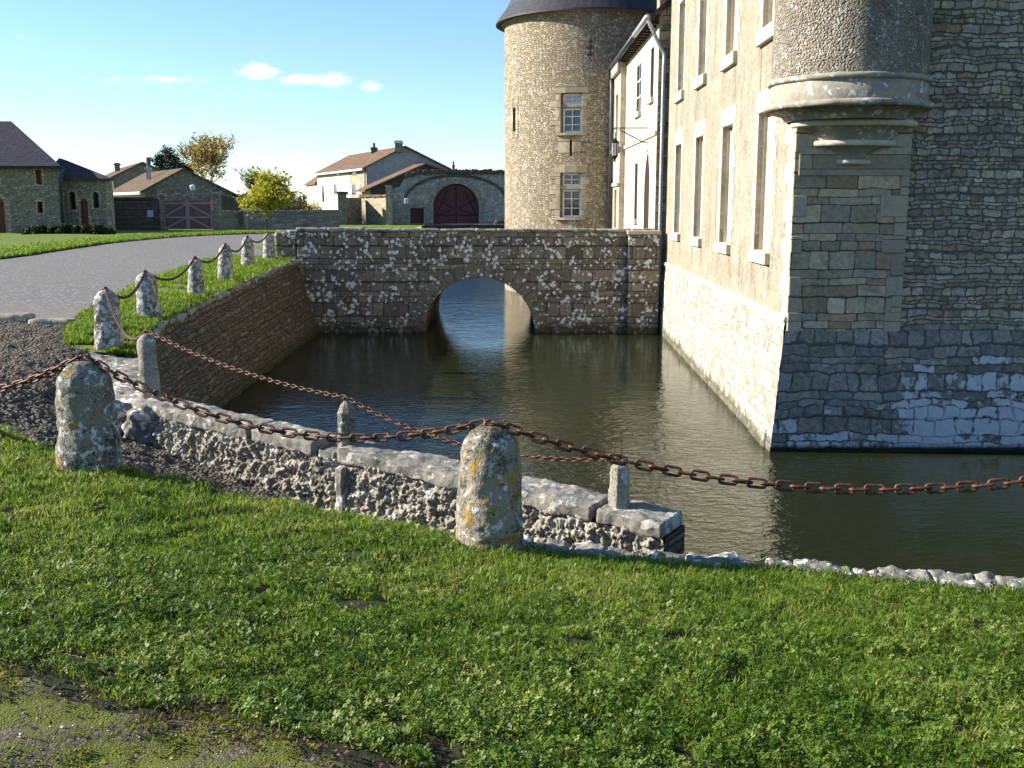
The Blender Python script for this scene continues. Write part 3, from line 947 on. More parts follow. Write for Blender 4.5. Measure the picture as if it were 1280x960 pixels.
strip('drive_bank', M['turf'], [(-9.4, 36.2, .06), (-11, 52, .0), (-12.2, 60, .01), (-7, 70, .01)], [(-5.9, 36.2, .06), (-5.8, 52, .02), (-5.8, 60, .01), (-5.8, 70, .01)], 'grass between the drive and the far moat', 'lawn', .02, 40, 8)

# verge that carries the row of bollards
WT = [(-6.10, 29.6, .13), (-5.97, 26, .07), (-5.85, 22.5, .0), (-5.66, 19, -.08), (-5.50, 16.4, -.12), (-5.05, 14.2, -.14), (-4.62, 12.9, -.16)]
VL = [(-8.6, 31, .15), (-8.3, 26.5, .11), (-7.8, 22.4, .06), (-7.15, 18, .0), (-6.65, 15.8, -.03), (-6.15, 14.2, -.08), (-5.6, 12.9, -.13)]
WTs, VLs = smoothpath(WT, 10), smoothpath(VL, 10)
def verge_pt(a, c):
    q = polyline(WTs, a).lerp(polyline(VLs, a), c)
    q.z += .05 * math.sin(math.pi * c) + .03 * nz(q, 1.2, 3)
    return q
mb = MB()
mb.grid(verge_pt, 120, 16)
verge = mb.build('grass_verge', M['turf'], smooth=True, recalc=False)
structure(verge, label='grass verge along the top of the moat wall', cat='verge')
# stony apron at the end of the verge
AR = smoothpath([(-4.62, 12.9, -.17), (-4.1, 11.4, -.16), (-3.48, 9.95, -.14)], 8)
AL = smoothpath([(-5.6, 12.9, -.15), (-4.95, 11.2, -.20), (-3.72, 9.9, -.30)], 8)
mb = MB()
def fa(a, c):
    q = polyline(AR, a).lerp(polyline(AL, a), c)
    return q + Vector((.02, .02, .05)) * nz(q, 3.5, 5)
mb.grid(fa, 70, 24)
def fa2(a, c):
    q = polyline(AL, a)
    q = Vector((q.x - .12 * c, q.y - .08 * c, q.z - .4 * c))
    return q + Vector((.06, .06, .04)) * nz(q, 4, 5)
mb.grid(fa2, 70, 10)
apron = mb.build('stony_apron', M['edge_stone'], smooth=True, recalc=False)
structure(apron, label='bare flat stones at the head of the ramp', cat='apron')

# kerb stones between the drive and the ramp
for i, (x0, x1, y, h) in enumerate(((-9.2, -7.15, 15.42, .10), (-7.10, -6.45, 15.3, .06))):
    mb = MB()
    mb.rock(((x0 + x1) / 2, y, h / 2 - .08), ((x1 - x0) / 2, 0, 0), (0, .16, 0), (0, 0, h / 2 + .08), .05, .03, 3, i * 3)
    o = mb.build('kerb_stone', M['ramp_rubble'], smooth=True)
    tag(o, ('long low kerb stone between the gravel drive and the dark cobbled ramp', 'shorter broken kerb stone next to the grass verge, at the ramp top')[i], 'kerb stone', 'kerb stones at the head of the ramp')

# ================================================================== MOAT WALLS
# left moat wall, battered
t = thing('moat_wall', 'long brown rubble retaining wall of the moat, below the row of stone bollards', 'retaining wall', (-5.6, 20, -2.4))
WB = smoothpath([(-5.40, 29.75, -2.4), (-5.34, 26, -2.4), (-5.28, 22.5, -2.4), (-5.20, 19, -2.4), (-5.02, 16.4, -2.4), (-4.75, 14.2, -2.4), (-4.45, 12.9, -2.4), (-4.0, 11.4, -2.4), (-3.45, 9.95, -2.4)], 10)
WTT = smoothpath(WT + [(-4.1, 11.4, -.16), (-3.48, 9.95, -.14)], 10)
cum = [0]
for p, q in zip(WTT, WTT[1:]):
    cum.append(cum[-1] + (q - p).length)
def arc(a):
    x = a * (len(cum) - 1)
    i = min(int(x), len(cum) - 2)
    return lerp(cum[i], cum[i + 1], x - i)
def fw(a, c):
    q = polyline(WTT, a).lerp(polyline(WB, a), c)
    q.z -= .05 * (1 - c)
    return q + Vector((.045, 0, 0)) * nz(q, 2.5, 5) + Vector((.03, 0, .0)) * nz(q * 1.0 + Vector((3, 0, 0)), 9, 3)
mb = MB()
mb.grid(fw, 420, 60, lambda a, c: (arc(a), -2.4 * c))
mb.build('wall_face', M['moat_wall'], t, smooth=True, recalc=False)
# irregular coping stones along its edge
mb = MB()
a = .0
k = 0
while a < .86:
    d = random.uniform(.018, .040)
    p, q = polyline(WTT, a), polyline(WTT, min(a + d, 1))
    ax = (q - p) / 2
    n = Vector((ax.y, -ax.x, 0)).normalized()
    if n.x > 0:
        n = -n
    mb.rock((p + q) / 2 + n * .10 + Vector((0, 0, -.055 + random.uniform(-.02, .02))), ax * .96, n * random.uniform(.09, .15), Vector((0, 0, .05)), .06, .04, 3, k * 2.3)
    a += d
    k += 1
mb.build('coping', M['coping'], t, smooth=True)

# moat wall beyond the bridge, and the end of the moat
t = thing('far_moat_wall', 'moat retaining wall seen only beyond the bridge arch', 'retaining wall', (-5.6, 60, -2.4))
mb = MB()
mb.face([(-5.35, 36, -2.4), (-5.35, 81, -2.4), (-5.8, 81, 0.02), (-5.8, 36, .08)])
mb.face([(-7, 81, -2.4), (45, 81, -2.4), (45, 81, .0), (-7, 81, .0)])
mb.face([(-7, 81, .0), (45, 81, .0), (45, 93, .0), (-7, 93, .0)])
mb.build('wall_face', M['moat_wall'], t)
# far bank to the right (outside the frame)
mb = MB()
mb.face([(44, 3, -2.4), (44, 92, -2.4), (44, 92, 0), (44, 3, 0)])

# ramp wall with sloping coping
RW0, RW1 = Vector((-3.47, 9.72, -.09)), Vector((1.13, 6.92, -.40))
rdir = RW1 - RW0
rh = Vector((rdir.x, rdir.y, 0)).normalized()
rn = Vector((rh.y, -rh.x, 0))            # towards the viewer
t = thing('ramp_wall', 'low rubble wall with sloping stone coping beside the ramp', 'wall', ((RW0.x + RW1.x) / 2, (RW0.y + RW1.y) / 2, -1.2))
mb = MB()
RL = rdir.length
def frw(a, c):
    q = RW0 + rdir * a
    q.z -= .095 + 1.15 * c
    d = .16 + .07 * c
    q = q + rn * d
    wq = q + Vector((nz(q, 7, 3), nz(q + Vector((3, 1, 2)), 7, 3), nz(q + Vector((7, 4, 5)), 7, 3))) * .05
    vv = mnoise.voronoi(wq * 13.0)[0]
    edge = min(.35, vv[1] - vv[0])
    vv2 = mnoise.voronoi(wq * 33.0)[0]
    lump = edge * .058 + min(.3, vv2[1] - vv2[0]) * .04 + .045 * nz(q, 3.0, 4) + .03 * nz(q, 17, 5) + .012 * nz(q, 50, 2)
    return q + rn * lump + Vector((0, 0, 1)) * .02 * nz(q + Vector((5, 5, 5)), 8, 3)
mb.grid(frw, 640, 140, lambda a, c: (RL * a, -1.2 * c))
mb.build('rubble_face', M['ramp_rubble'], t, smooth=True, recalc=False)
mb = MB()
def frb(a, c):
    q = RW0 + rdir * a
    q.z -= .1 + 2.2 * c
    return q - rn * (.17 + .02 * nz(q, 4, 3))
mb.grid(frb, 80, 20, lambda a, c: (RL * a, -2.2 * c))
mb.mesh([RW1 + rn * .18 + Vector((0, 0, -.1)), RW1 - rn * .18 + Vector((0, 0, -.1)), RW1 - rn * .18 + Vector((0, 0, -2.3)), RW1 + rn * .24 + Vector((0, 0, -2.3))], [(0, 1, 2, 3)])
mb.build('rear_face', M['moat_wall'], t, recalc=False)
cuts_ = [0, .28, .42, .462, .74, .90, 1.0]
for i, (a0, a1) in enumerate(zip(cuts_, cuts_[1:])):
    if i == 2:
        continue
    mb = MB()
    p, q = RW0 + rdir * (a0 + .004), RW0 + rdir * (a1 - .004)
    mb.rock((p + q) / 2 + Vector((0, 0, -.055)), (q - p) / 2, rn * .19, Vector((0, 0, .055)), .02, .018, 5, 11 + i, 12)
    mb.build('coping_stone', M['coping'], t, smooth=True)
mb = MB()
p, q = RW0 + rdir * .424, RW0 + rdir * .46
mb.rock((p + q) / 2 + Vector((0, 0, -.10)), (q - p) / 2, rn * .20, Vector((0, 0, .07)), .022, .03, 3.5, 33, 7)
mb.build('coping_stone', M['coping'], t, smooth=True)
# upright stone let into the wall below the middle post
mb = MB()
p = RW0 + rdir * .475 + rn * .195
mb.rock(p + Vector((0, 0, -.52)), rh * .04, rn * .05, Vector((0, 0, .38)), .016, .014, 6, 5, 9)
mb.build('upright_stone', M['edge_stone'], t, smooth=True)

# loose boulders at the foot of the tall post
for i, (p, s, lab) in enumerate((((-3.45, 9.52, -.33), (.16, .15, .24), 'rough pale boulder at the foot of the tall round post'),
                                ((-3.82, 9.72, -.32), (.17, .16, .20), 'rough dark boulder just left of the tall post foot'))):
    mb = MB()
    mb.rock(p, (s[0], .03, 0), (-.03, s[1], 0), (0.02, 0, s[2]), .025, .10, 3, 21 + i * 4, 3)
    tag(mb.build('boulder', M['edge_stone'], smooth=True), lab, 'boulder')

# edging stones along the lawn above the water
t = thing('lawn_edging', 'row of rough whitish edging stones between the lawn and the moat', 'stone edging', (4, 5.6, -.6))
mb = MB()
x = -1.75
k = 0
while x < 12:
    L = random.uniform(.09, .34)
    y0, z0 = (float(q) for q in lawn_edge(x))
    y1, z1 = (float(q) for q in lawn_edge(x + L))
    f = 1 if x > -.1 else .55
    ax = Vector((L, y1 - y0, z1 - z0)) / 2
    n = Vector((-ax.y, ax.x, 0)).normalized()
    c = Vector((x + L / 2, (y0 + y1) / 2, (z0 + z1) / 2)) + n * (.13 * f + random.uniform(-.02, .03)) + Vector((0, 0, -.072 + random.uniform(-.018, .008) - (.04 if f < 1 else 0)))
    mb.rock(c, ax * 1.0, n * (.165 * f + random.uniform(-.04, .04)), Vector((random.uniform(-.01, .01), 0, .06)), .02 if x < 3.6 else .06, .03, 8, k * 1.9, 6)
    x += L
    k += 1
mb.build('edging_stones', M['edge_stone'], t, smooth=True)

# ================================================================== BRIDGE
BX0, BX1, BY0, BY1 = -6.1, 3.30, 29.7, 36.0
DECK = .15
t = thing('stone_bridge', 'lichen-spotted stone arch bridge across the moat to the gatehouse', 'bridge', (-1, 33, -2.4))
ptop, pfar = .90, .66
axc = (P(530, 412, BY0).x + P(668, 414, BY0).x) / 2
ar = (P(668, 414, BY0).x - P(530, 412, BY0).x) / 2
arch_top = P(599, 346, BY0).z
def arch(r, n=28, zb=-2.4):
    sx, sz = r / ar, (r - ar) + (arch_top - WATER_Z)
    pts = []
    for i in range(n + 1):
        an = math.pi * i / n
        pts.append((axc + r * math.cos(an), WATER_Z + sz * math.sin(an)))
    return [(axc + r, zb)] + pts + [(axc - r, zb)]
ap = arch(ar)
front = [(BX1, -2.4), (BX1, ptop), (BX0, ptop), (BX0 + .72, -2.4)] + [q for q in ap[::-1]]
mb = MB()
def front_wall(mb, y, ptop):
    # tessellate the arched wall in columns so that no face is concave
    xs_ = sorted({BX0, BX0 + .72, BX1, *[q[0] for q in ap]})
    def zlow(x, side):
        if x < axc - ar - 1e-6 or x > axc + ar + 1e-6:
            return -2.4
        if abs(x - (axc - ar)) < 1e-6:
            return -2.4 if side < 0 else WATER_Z
        if abs(x - (axc + ar)) < 1e-6:
            return -2.4 if side > 0 else WATER_Z
        c = max(-1, min(1, (x - axc) / ar))
        return WATER_Z + (arch_top - WATER_Z) * math.sqrt(max(0, 1 - c * c))
    for a, c in zip(xs_, xs_[1:]):
        za, zc = zlow(a, 1), zlow(c, -1)
        mb.face([(a, y, za), (c, y, zc), (c, y, ptop), (a, y, ptop)])
front_wall(mb, BY0, ptop)
for (x0, z0), (x1, z1) in zip(ap, ap[1:]):
    mb.face([(x0, BY0, z0), (x1, BY0, z1), (x1, BY1, z1), (x0, BY1, z0)])
front_wall(mb, BY1, pfar)
mb.face([(BX0, BY0 + .42, ptop), (BX1 + .8, BY0 + .42, ptop), (BX1 + .8, BY0 + .42, DECK), (BX0, BY0 + .42, DECK)])
mb.face([(BX0, BY1 - .42, pfar), (BX1 + .8, BY1 - .42, pfar), (BX1 + .8, BY1 - .42, DECK), (BX0, BY1 - .42, DECK)])
mb.build('bridge_wall', M['bridge'], t, recalc=False)
mb = MB()
mb.face([(-9, BY0 + .42, DECK), (4.2, BY0 + .42, DECK), (4.2, BY1 - .42, DECK), (-9, BY1 - .42, DECK)])
mb.build('deck', M['road'], t)
# voussoirs
mb = MB()
nv = 19
for i in range(nv):
    a0, a1 = math.pi * i / nv + .008, math.pi * (i + 1) / nv - .008
    rr = ar + .36 + random.uniform(-.03, .05)
    def ap_(r, an):
        return (axc + r * math.cos(an), WATER_Z + ((r - ar) + (arch_top - WATER_Z)) * math.sin(an))
    poly = [ap_(ar - .004, a0), ap_(ar - .004, (a0 + a1) / 2), ap_(ar - .004, a1), ap_(rr, a1), ap_(rr, (a0 + a1) / 2), ap_(rr, a0)]
    mb.prism([(x, BY0 - .018 - .006 * (i % 2), z) for x, z in poly], (0, .5, 0))
mb.build('arch_ring', M['voussoir'], t, bevel=.018)
# coping stones of the two parapets
for y in (BY0 + .21, BY1 - .21):
    mb = MB()
    x = BX0 - .02
    k = 0
    while x < BX1 + .75:
        L = min(random.uniform(.6, 1.15), BX1 + .85 - x)
        hgt = .085 + (.03 if x < -4.9 else 0) + random.uniform(-.008, .008)
        mb.rock((x + L / 2, y, (ptop if y < 32 else pfar) + hgt / 2 + .004), (L / 2 - .006, 0, 0), (0, .25, 0), (0, 0, hgt / 2), .06, .022, 3, k * 2 + y, 9)
        x += L
        k += 1
    mb.build('coping', M['coping'], t, smooth=True)
# end pier of the near parapet, on the verge
mb = MB()
mb.rock((-6.42, 29.95, .38), (.30, 0, 0), (0, .26, 0), (0, 0, .56), .06, .025, 3, 3, 10)
mb.build('end_pier', M['bridge'], t, smooth=True)
# buttress at the castle end
mb = MB()
mb.box(BX1 - .02, 4.16, BY0 - .22, BY0 + .6, -2.4, ptop - .06)
mb.build('buttress', M['bridge'], t, bevel=.02)
mb = MB()
mb.box(BX1 - .06, 4.18, BY0 - .26, BY0 + .45, ptop - .06, ptop + .05)
mb.build('buttress_cap', M['trim'], t, bevel=.02)

# ================================================================== BOLLARDS, POSTS
def bollard(x, y, z, h, r0, r1, mat, label, seed, seg=48, rings=44, lean=0.0, group='stone bollards joined by chains', fine=1.0, shoulder=.82):
    t = thing('bollard', label, 'bollard', (x, y, z), group)
    prof = [(r0 * 1.02, -.18)]
    for i in range(rings + 1):
        s = i / rings
        zz = h * (s * .90 if s < .72 else .648 + (s - .72) / .28 * .352)
        f = zz / h
        r = r0 + (r1 - r0) * f
        if f > shoulder:
            q = (f - shoulder) / (1 - shoulder)
            r *= 1 - .46 * q ** 2.3
        prof.append((r, zz))
    rl, zl_ = prof[-1]
    prof += [(rl * .7, zl_ + .012), (rl * .35, zl_ + .018), (.002, zl_ + .02)]
    o3 = Vector((seed * 3.1, seed * 1.3, seed))
    def fn(p, a, r, zz):
        d = Vector((math.cos(a), math.sin(a), .25))
        q = p + o3
        k = .010 * nz(q, 3.2, 4) + .009 * nz(q, 13, 4) * fine + .004 * nz(q, 34, 3) * fine
        ch = nz(q + Vector((9, 9, 9)), 6.5, 3)
        if ch > .42:
            k -= (ch - .42) * .06
        kk = min(1.0, r / (.4 * r1))
        return p + d * k * (.3 + .7 * kk) + Vector((lean * zz, 0, 0))
    mb = MB()
    mb.lathe(prof, (x, y, z), seg, fn=fn)
    mb.build('shaft', mat, t, smooth=True, recalc=False)
    mb = MB()
    top = z + h
    pts = [Vector((x + lean * h, y, top + .010)) + Vector((.032 * math.cos(a), 0, .040 * math.sin(a))) for a in [math.pi * i / 8 for i in range(9)]]
    pts = [pts[0] - Vector((0, 0, .05))] + pts + [pts[-1] - Vector((0, 0, .05))]
    mb.tube(pts, .009, 6)
    mb.build('staple', M['rust'], t, smooth=True)
    return Vector((x + lean * h, y, top + .035))

B = {}
B['L'] = bollard(-2.845, 6.82, -.06, .755, .215, .165, M['bollard_grey'], 'thick grey bollard with orange lichen on the lawn edge, at the left', 1, 72, 70)
B['M'] = bollard(-.135, 5.98, -.33, .765, .212, .165, M['bollard_white'], 'thick pale bollard with yellow lichen in the middle foreground', 2, 72, 70)
B['R'] = bollard(3.55, 5.2, -.44, .90, .215, .165, M['bollard_white'], 'tall pale bollard at the far right end of the heavy chain', 3, 48, 40)
B['LL'] = bollard(-5.35, 7.85, .04, .70, .21, .165, M['bollard_grey'], 'grey bollard at the far left end of the heavy chain', 4, 48, 40)
vb = [((135, 13.2, -.12), 'first and nearest of the white-speckled bollards on the verge'),
      ((187, 16.4, -.09), 'second of the speckled verge bollards, just behind the nearest one'),
      ((247, 20.0, -.04), 'third verge bollard, a little slimmer, alone before a sunny patch of grass'),
      ((284, 23.0, .05), 'fourth verge bollard, between the slim one and the two by the bridge'),
      ((313, 26.6, .12), 'fifth verge bollard, brownish right side, last but one before the bridge pier'),
      ((340, 29.0, .16), 'last verge bollard, standing right against the bridge pier')]
BT = []
for i, ((u, Y, z), lab) in enumerate(vb):
    x = (u - CX) / F * Y * 1.02
    q = P(u, 400, Y)
    BT.append(bollard(q.x, Y, z - .02, .77 - .02 * (i % 3), (.185, .19, .165, .175, .18, .18)[i], (.145, .15, .125, .135, .135, .14)[i], M['bollard_far'], lab, 5 + i, 36, 30, lean=(-.01, -.03, .02, .05, .02, .0)[i]))

# posts of the ramp wall
def post_top(mb, c, r0, r1, h, n, point, rot=0.0, seed=0.0):
    ring = []
    L = 14
    prof = [(r0 * 1.02, -.12)] + [(lerp(r0, r1, i / L), h * i / L) for i in range(L + 1)] + [(r1 * .62, h + point * .65), (r1 * .2, h + point), (.003, h + point)]
    o3 = Vector((seed, seed, seed))
    def fn(p, a, r, zz):
        return p + Vector((math.cos(a), math.sin(a), 0)) * (.010 * nz(p + o3, 6, 4) + .006 * nz(p + o3, 22, 3)) * min(1, r / .04)
    mb.lathe(prof, c, n, rot, rot + 2 * math.pi, fn)
group_p = 'small stone posts along the ramp wall'
p0 = Vector((-3.49, 9.86, -.46))
t = thing('stone_post', 'tall slim round post at the head of the ramp wall', 'post', p0, group_p)
mb = MB(); post_top(mb, p0, .105, .085, .90, 20, .07, seed=1); mb.build('shaft', M['post'], t, smooth=True, recalc=False)
p1 = RW0 + rdir * .456 + Vector((0, 0, -.02))
t1 = thing('stone_post', 'small pointed post halfway down the ramp wall', 'post', p1, group_p)
mb = MB(); post_top(mb, p1, .085, .075, .28, 8, .10, R(22), 2); mb.build('shaft', M['post'], t1, recalc=False, bevel=.008)
p2 = RW0 + rdir * .92 + Vector((0, 0, -.02))
t2 = thing('stone_post', 'small tapered post near the low end of the ramp wall, one face in deep shade', 'post', p2, group_p)
mb = MB(); post_top(mb, p2, .088, .066, .30, 6, .03, R(10), 3); mb.build('shaft', M['post'], t2, recalc=False, bevel=.008)
PT = [p0 + Vector((0, 0, 1.0)), p1 + Vector((0, 0, .41)), p2 + Vector((0, 0, .36))]
for tt, q in zip((t, t1, t2), PT):
    mb = MB()
    pts = [q + Vector((.018 * math.cos(a), 0, -.01 + .022 * math.sin(a))) for a in [math.pi * 2 * i / 10 for i in range(11)]]
    mb.tube(pts, .006, 6)
    mb.build('ring', M['rust'], tt, smooth=True)

# ================================================================== CHAINS
def link_mesh(Lo, W, wire, seg=18, ring=7):
    """one oval chain link along x, lying in the xy plane; Lo outer length, W outer width"""
    r = W / 2 - wire
    st = Lo / 2 - wire - r
    vs, fs = [], []
    for i in range(seg):
        a = 2 * math.pi * i / seg
        ca, sa = math.cos(a), math.sin(a)
        c = Vector((r * ca + (st if ca >= 0 else -st), r * sa, 0))
        n = Vector((ca, sa, 0))
        for k in range(ring):
            g = 2 * math.pi * k / ring
            wr = wire * (1 + .12 * math.sin(3 * a + 1))
            vs.append(c + (n * math.cos(g) + Vector((0, 0, 1)) * math.sin(g)) * wr)
    for i in range(seg):
        for k in range(ring):
            fs.append((i * ring + k, ((i + 1) % seg) * ring + k, ((i + 1) % seg) * ring + (k + 1) % ring, i * ring + (k + 1) % ring))
    return vs, fs
def chain_frames(a, c, sag, pitch, roll0=0.0, jit=.2):
    a, c = Vector(a), Vector(c)
    def f(t):
        q = a.lerp(c, t)
        q.z -= 4 * sag * t * (1 - t)
        return q
    N = 400
    pts = [f(i / N) for i in range(N + 1)]
    cu = [0]
    for p, q in zip(pts, pts[1:]):
        cu.append(cu[-1] + (q - p).length)
    n = max(2, int(round(cu[-1] / pitch)))
    out = []
    for i in range(n):
        s = cu[-1] * (i + .5) / n
        j = min(N - 1, max(0, int(np.searchsorted(cu, s)) - 1))
        p = pts[j].lerp(pts[j + 1], (s - cu[j]) / max(1e-9, cu[j + 1] - cu[j]))
        tg = (pts[min(N, j + 2)] - pts[max(0, j - 2)]).normalized()
        side = tg.cross(Vector((0, 0, 1))).normalized()
        up = side.cross(tg)
        an = roll0 + (math.pi / 2) * (i % 2) + random.uniform(-jit, jit)
        y = side * math.cos(an) + up * math.sin(an)
        z = tg.cross(y)
        out.append(Matrix(((tg.x, y.x, z.x, p.x), (tg.y, y.y, z.y, p.y), (tg.z, y.z, z.z, p.z), (0, 0, 0, 1))))
    return out
lv, lf = link_mesh(.122, .064, .0088)
mb = MB()
mb.mesh(lv, lf)
proto = mb.build('link', M['rust'], smooth=True, origin=(0, 0, 0))
LINK = proto.data
bpy.data.objects.remove(proto)
def chain(a, c, sag, pitch, label, roll=.2):
    a, c = Vector(a), Vector(c)
    t = thing('chain', label, 'chain', (a + c) / 2, 'heavy rusty chains in the foreground')
    for mt in chain_frames(a, c, sag, pitch, roll):
        o = bpy.data.objects.new('link', LINK)
        COL.objects.link(o)
        o.parent = t
        mt = mt.copy()
        mt.translation -= (a + c) / 2
        o.matrix_local = mt
    return t
chain(B['LL'], B['L'] + Vector((-.03, 0, 0)), .34, .080, 'heavy rusty chain leaving the frame to the left of the grey bollard')
chain(B['L'] + Vector((.03, 0, 0)), B['M'] + Vector((-.03, 0, 0)), .27, .080, 'heavy rusty chain sagging between the grey bollard and the middle bollard', .35)
chain(B['M'] + Vector((.03, 0, 0)), B['R'], .30, .080, 'heavy rusty chain hanging from the middle bollard past the castle corner', .3)
sv, sf = link_mesh(.088, .054, .0095, 10, 5)
def small_chain(a, c, sag, label, name='chain', pitch=.062, group='chains between the verge bollards'):
    mb = MB()
    for mt in chain_frames(a, c, sag, pitch, .4, .3):
        mb.mesh([mt @ v for v in sv], sf)
    tag(mb.build(name, M['rust'], smooth=True, recalc=False), label, 'chain', group)
labs = ['dark chain from the nearest verge bollard to the second', 'dark chain from the second verge bollard to the slim third', 'dark chain from the slim third verge bollard to the fourth',
        'dark chain from the fourth verge bollard to the fifth', 'short dark chain from the fifth verge bollard to the last']
for (a, c), l, s in zip(zip(BT, BT[1:]), labs, (.24, .26, .22, .26, .20)):
    small_chain(a, c, s, l)
sv, sf = link_mesh(.068, .042, .007, 10, 5)
g2 = 'thin rusty chains along the ramp wall'
small_chain(BT[0], PT[0], .30, 'thin rusty chain drooping from the nearest verge bollard to the tall post', pitch=.048, group=g2)
small_chain(PT[0], PT[1], .08, 'thin rusty chain running down from the tall post to the pointed post', pitch=.048, group=g2)
small_chain(PT[1], PT[2], .17, 'thin rusty chain between the two small posts, passing behind the pale bollard', pitch=.048, group=g2)

# ================================================================== CASTLE MAIN BLOCK
FA, FB = Vector((4.09, 15.40, 0)), Vector((4.36, 29.75, 0))
fu = (FB - FA).normalized()
fn_in = Vector((fu.y, -fu.x, 0))
if fn_in.x < 0:
    fn_in = -fn_in
FLEN = (FB - FA).length
CT = 9.6
castle = thing('castle', 'tall cream and rubble castle wing rising from the moat at the right', 'castle', (9, 22, -2.4))
def fac(u, v, d):
    return FA + fu * u + fn_in * d + Vector((0, 0, v))
ycs = [17.38, 20.72, 24.15, 27.55]
holes_lo = [(y - FA.y - .54, y - FA.y + .54, .93, 3.20) for y in ycs]
holes_hi = [(y - FA.y - .54, y - FA.y + .54, 4.50, 6.75) for y in ycs]
holes = holes_lo + holes_hi
mb = MB()
BASEZ = .06
rv = MB()
holed(mb, 0, FLEN, BASEZ, CT, holes, .15, fac, rmb=rv)
mb.build('facade_wall', M['plaster'], castle, recalc=False)
for h in holes:
    a, c, z0, z1 = h
    wmb = MB()
    wmb.face([fac(a, z0, .145), fac(c, z0, .145), fac(c, z1, .145), fac(a, z1, .145)])
    wo = wmb.build('blind_window', M['infill'], castle)
    rm_ = MB()
    for (ua, va), (ub, vb) in (((a, z0), (c, z0)), ((c, z0), (c, z1)), ((c, z1), (a, z1)), ((a, z1), (a, z0))):
        rm_.face([fac(ua, va, 0), fac(ub, vb, 0), fac(ub, vb, .15), fac(ua, va, .15)])
    rm_.build('reveal', M['trim'], wo)  # paler stone puts light bounced off the infill into the colour
    # toothed stone frame, a few millimetres proud
    fm = MB()
    z = z0
    k = 0
    while z < z1 - .01:
        hh = min(.29, z1 - z)
        wd = .30 if k % 2 else .19
        for s, e in ((a - wd, a), (c, c + wd)):
            fm.prism([fac(s, z + .004, -.012), fac(e, z + .004, -.012), fac(e, z + hh - .004, -.012), fac(s, z + hh - .004, -.012)], fn_in * .10)
        z += hh
        k += 1
    fm.prism([fac(a - .22, z1 + .003, -.014), fac(c + .22, z1 + .003, -.014), fac(c + .22, z1 + .34, -.014), fac(a - .22, z1 + .34, -.014)], fn_in * .1)
    fm.build('frame', M['trim'], wo, bevel=.008)
    sm_ = MB()
    sh = .22 if z0 > 2 else .18
    sm_.prism([fac(a - .14, z0 - sh, -.09), fac(c + .14, z0 - sh, -.09), fac(c + .14, z0 + .012, -.09), fac(a - .14, z0 + .012, -.09)], fn_in * .28)
    sm_.build('sill', M['trim'], wo, bevel=.015)
# string course above the battered base
mb = MB()
mb.prism([fac(-.02, -.02, -.07), fac(FLEN, -.02, -.07), fac(FLEN, .07, -.05), fac(-.02, .07, -.05)], fn_in * .2)
mb.build('string_course', M['trim'], castle, bevel=.02)
# battered base of the lit facade
def base_pt(a, c):
    top = fac(FLEN * a, -.02, -.03)
    bat = lerp(.245, .12, a)
    q = Vector((top.x, top.y, 0)) - fn_in * bat * c
    q.z = lerp(-.02, -2.5, c)
    if a < .001:
        q += Vector((0, -.27, 0)) * c
    return q + fn_in * .012 * nz(q, 5, 4)
mb = MB()
mb.grid(base_pt, 160, 40, lambda a, c: (FLEN * a, -2.4 * c))
mb.build('facade_base', M['plinth_lit'], castle, recalc=False)
# low projecting step at the foot, near the corner
mb = MB()
for k in range(3):
    q = base_pt(.02 + .02 * k, .62)
    mb.rock(Vector((q.x - .005, q.y + .1, -1.95 + .02 * k)), fu * .28, fn_in * .06, Vector((0, 0, .30 - .05 * k)), .06, .02, 4, k, 8)
mb.build('foot_blocks', M['plinth_lit'], castle, smooth=True)
# shaded end wall
EY = 15.46
mb = MB()
PILX1 = 5.76
def endw(a, c):
    x = lerp(PILX1 - .02, 18, a)
    z = lerp(-.16, CT, c)
    q = Vector((x, EY, z))
    return q + Vector((0, .018, 0)) * nz(q, 3, 4)
mb.grid(endw, 150, 110, lambda a, c: (lerp(PILX1, 18, a), lerp(-.16, CT, c)))
mb.build('end_wall', M['right_wall'], castle, recalc=False)
def endb(a, c):
    x0, x1 = FA.x - .03, 18
    z = lerp(-.14, -2.5, c)
    q = Vector((lerp(x0, x1, a), EY - .10 - .20 * c, z))
    q.x -= .245 * c * max(0, 1 - a * 12)
    q = q + Vector((0, .02, 0)) * nz(q, 3.5, 4) * min(1, a * 30)
    return q
mb = MB()
mb.grid(endb, 200, 40, lambda a, c: (lerp(FA.x, 18, a), lerp(-.14, -2.5, c)))
mb.face([(FA.x - .03, EY - .10, -.14), (18, EY - .10, -.14), (18, EY + .1, -.13), (FA.x - .03, EY + .1, -.13)])
mb.build('end_base', M['right_base'], castle, recalc=False)
# corner pilaster with quoins
mb = MB()
mb.mesh([(FA.x, 15.37, -.16), (PILX1, 15.37, -.16), (PILX1, 15.37, 4.2), (FA.x, 15.37, 4.2), (PILX1, 15.6, -.16), (PILX1, 15.6, 4.2)], [(0, 1, 2, 3), (1, 4, 5, 2)])
mb.face([(FA.x, 15.37, -.16), (FA.x, 15.41, -.16), (FA.x, 15.41, 4.2), (FA.x, 15.37, 4.2)])
mb.build('pilaster', M['pilaster'], castle, recalc=False)
mb = MB()
z = -.16
k = 0
while z < 2.85:
    hh = random.uniform(.24, .36)
    for side in (0, 1):
        L = random.choice((.24, .30, .42, .50)) if (k + side) % 2 else random.uniform(.15, .24)
        x0, x1 = (FA.x - .004, FA.x + L) if side == 0 else (PILX1 - L * .8, PILX1 + .004)
        if side == 0 and random.random() < .35:
            continue
        mb = MB()
        mb.box(x0, x1, 15.352 - .004 * random.random(), 15.50, z + .004, z + hh - .004)
        mb.build('quoin', M['quoin'], castle, bevel=.012)
    z += hh
    k += 1
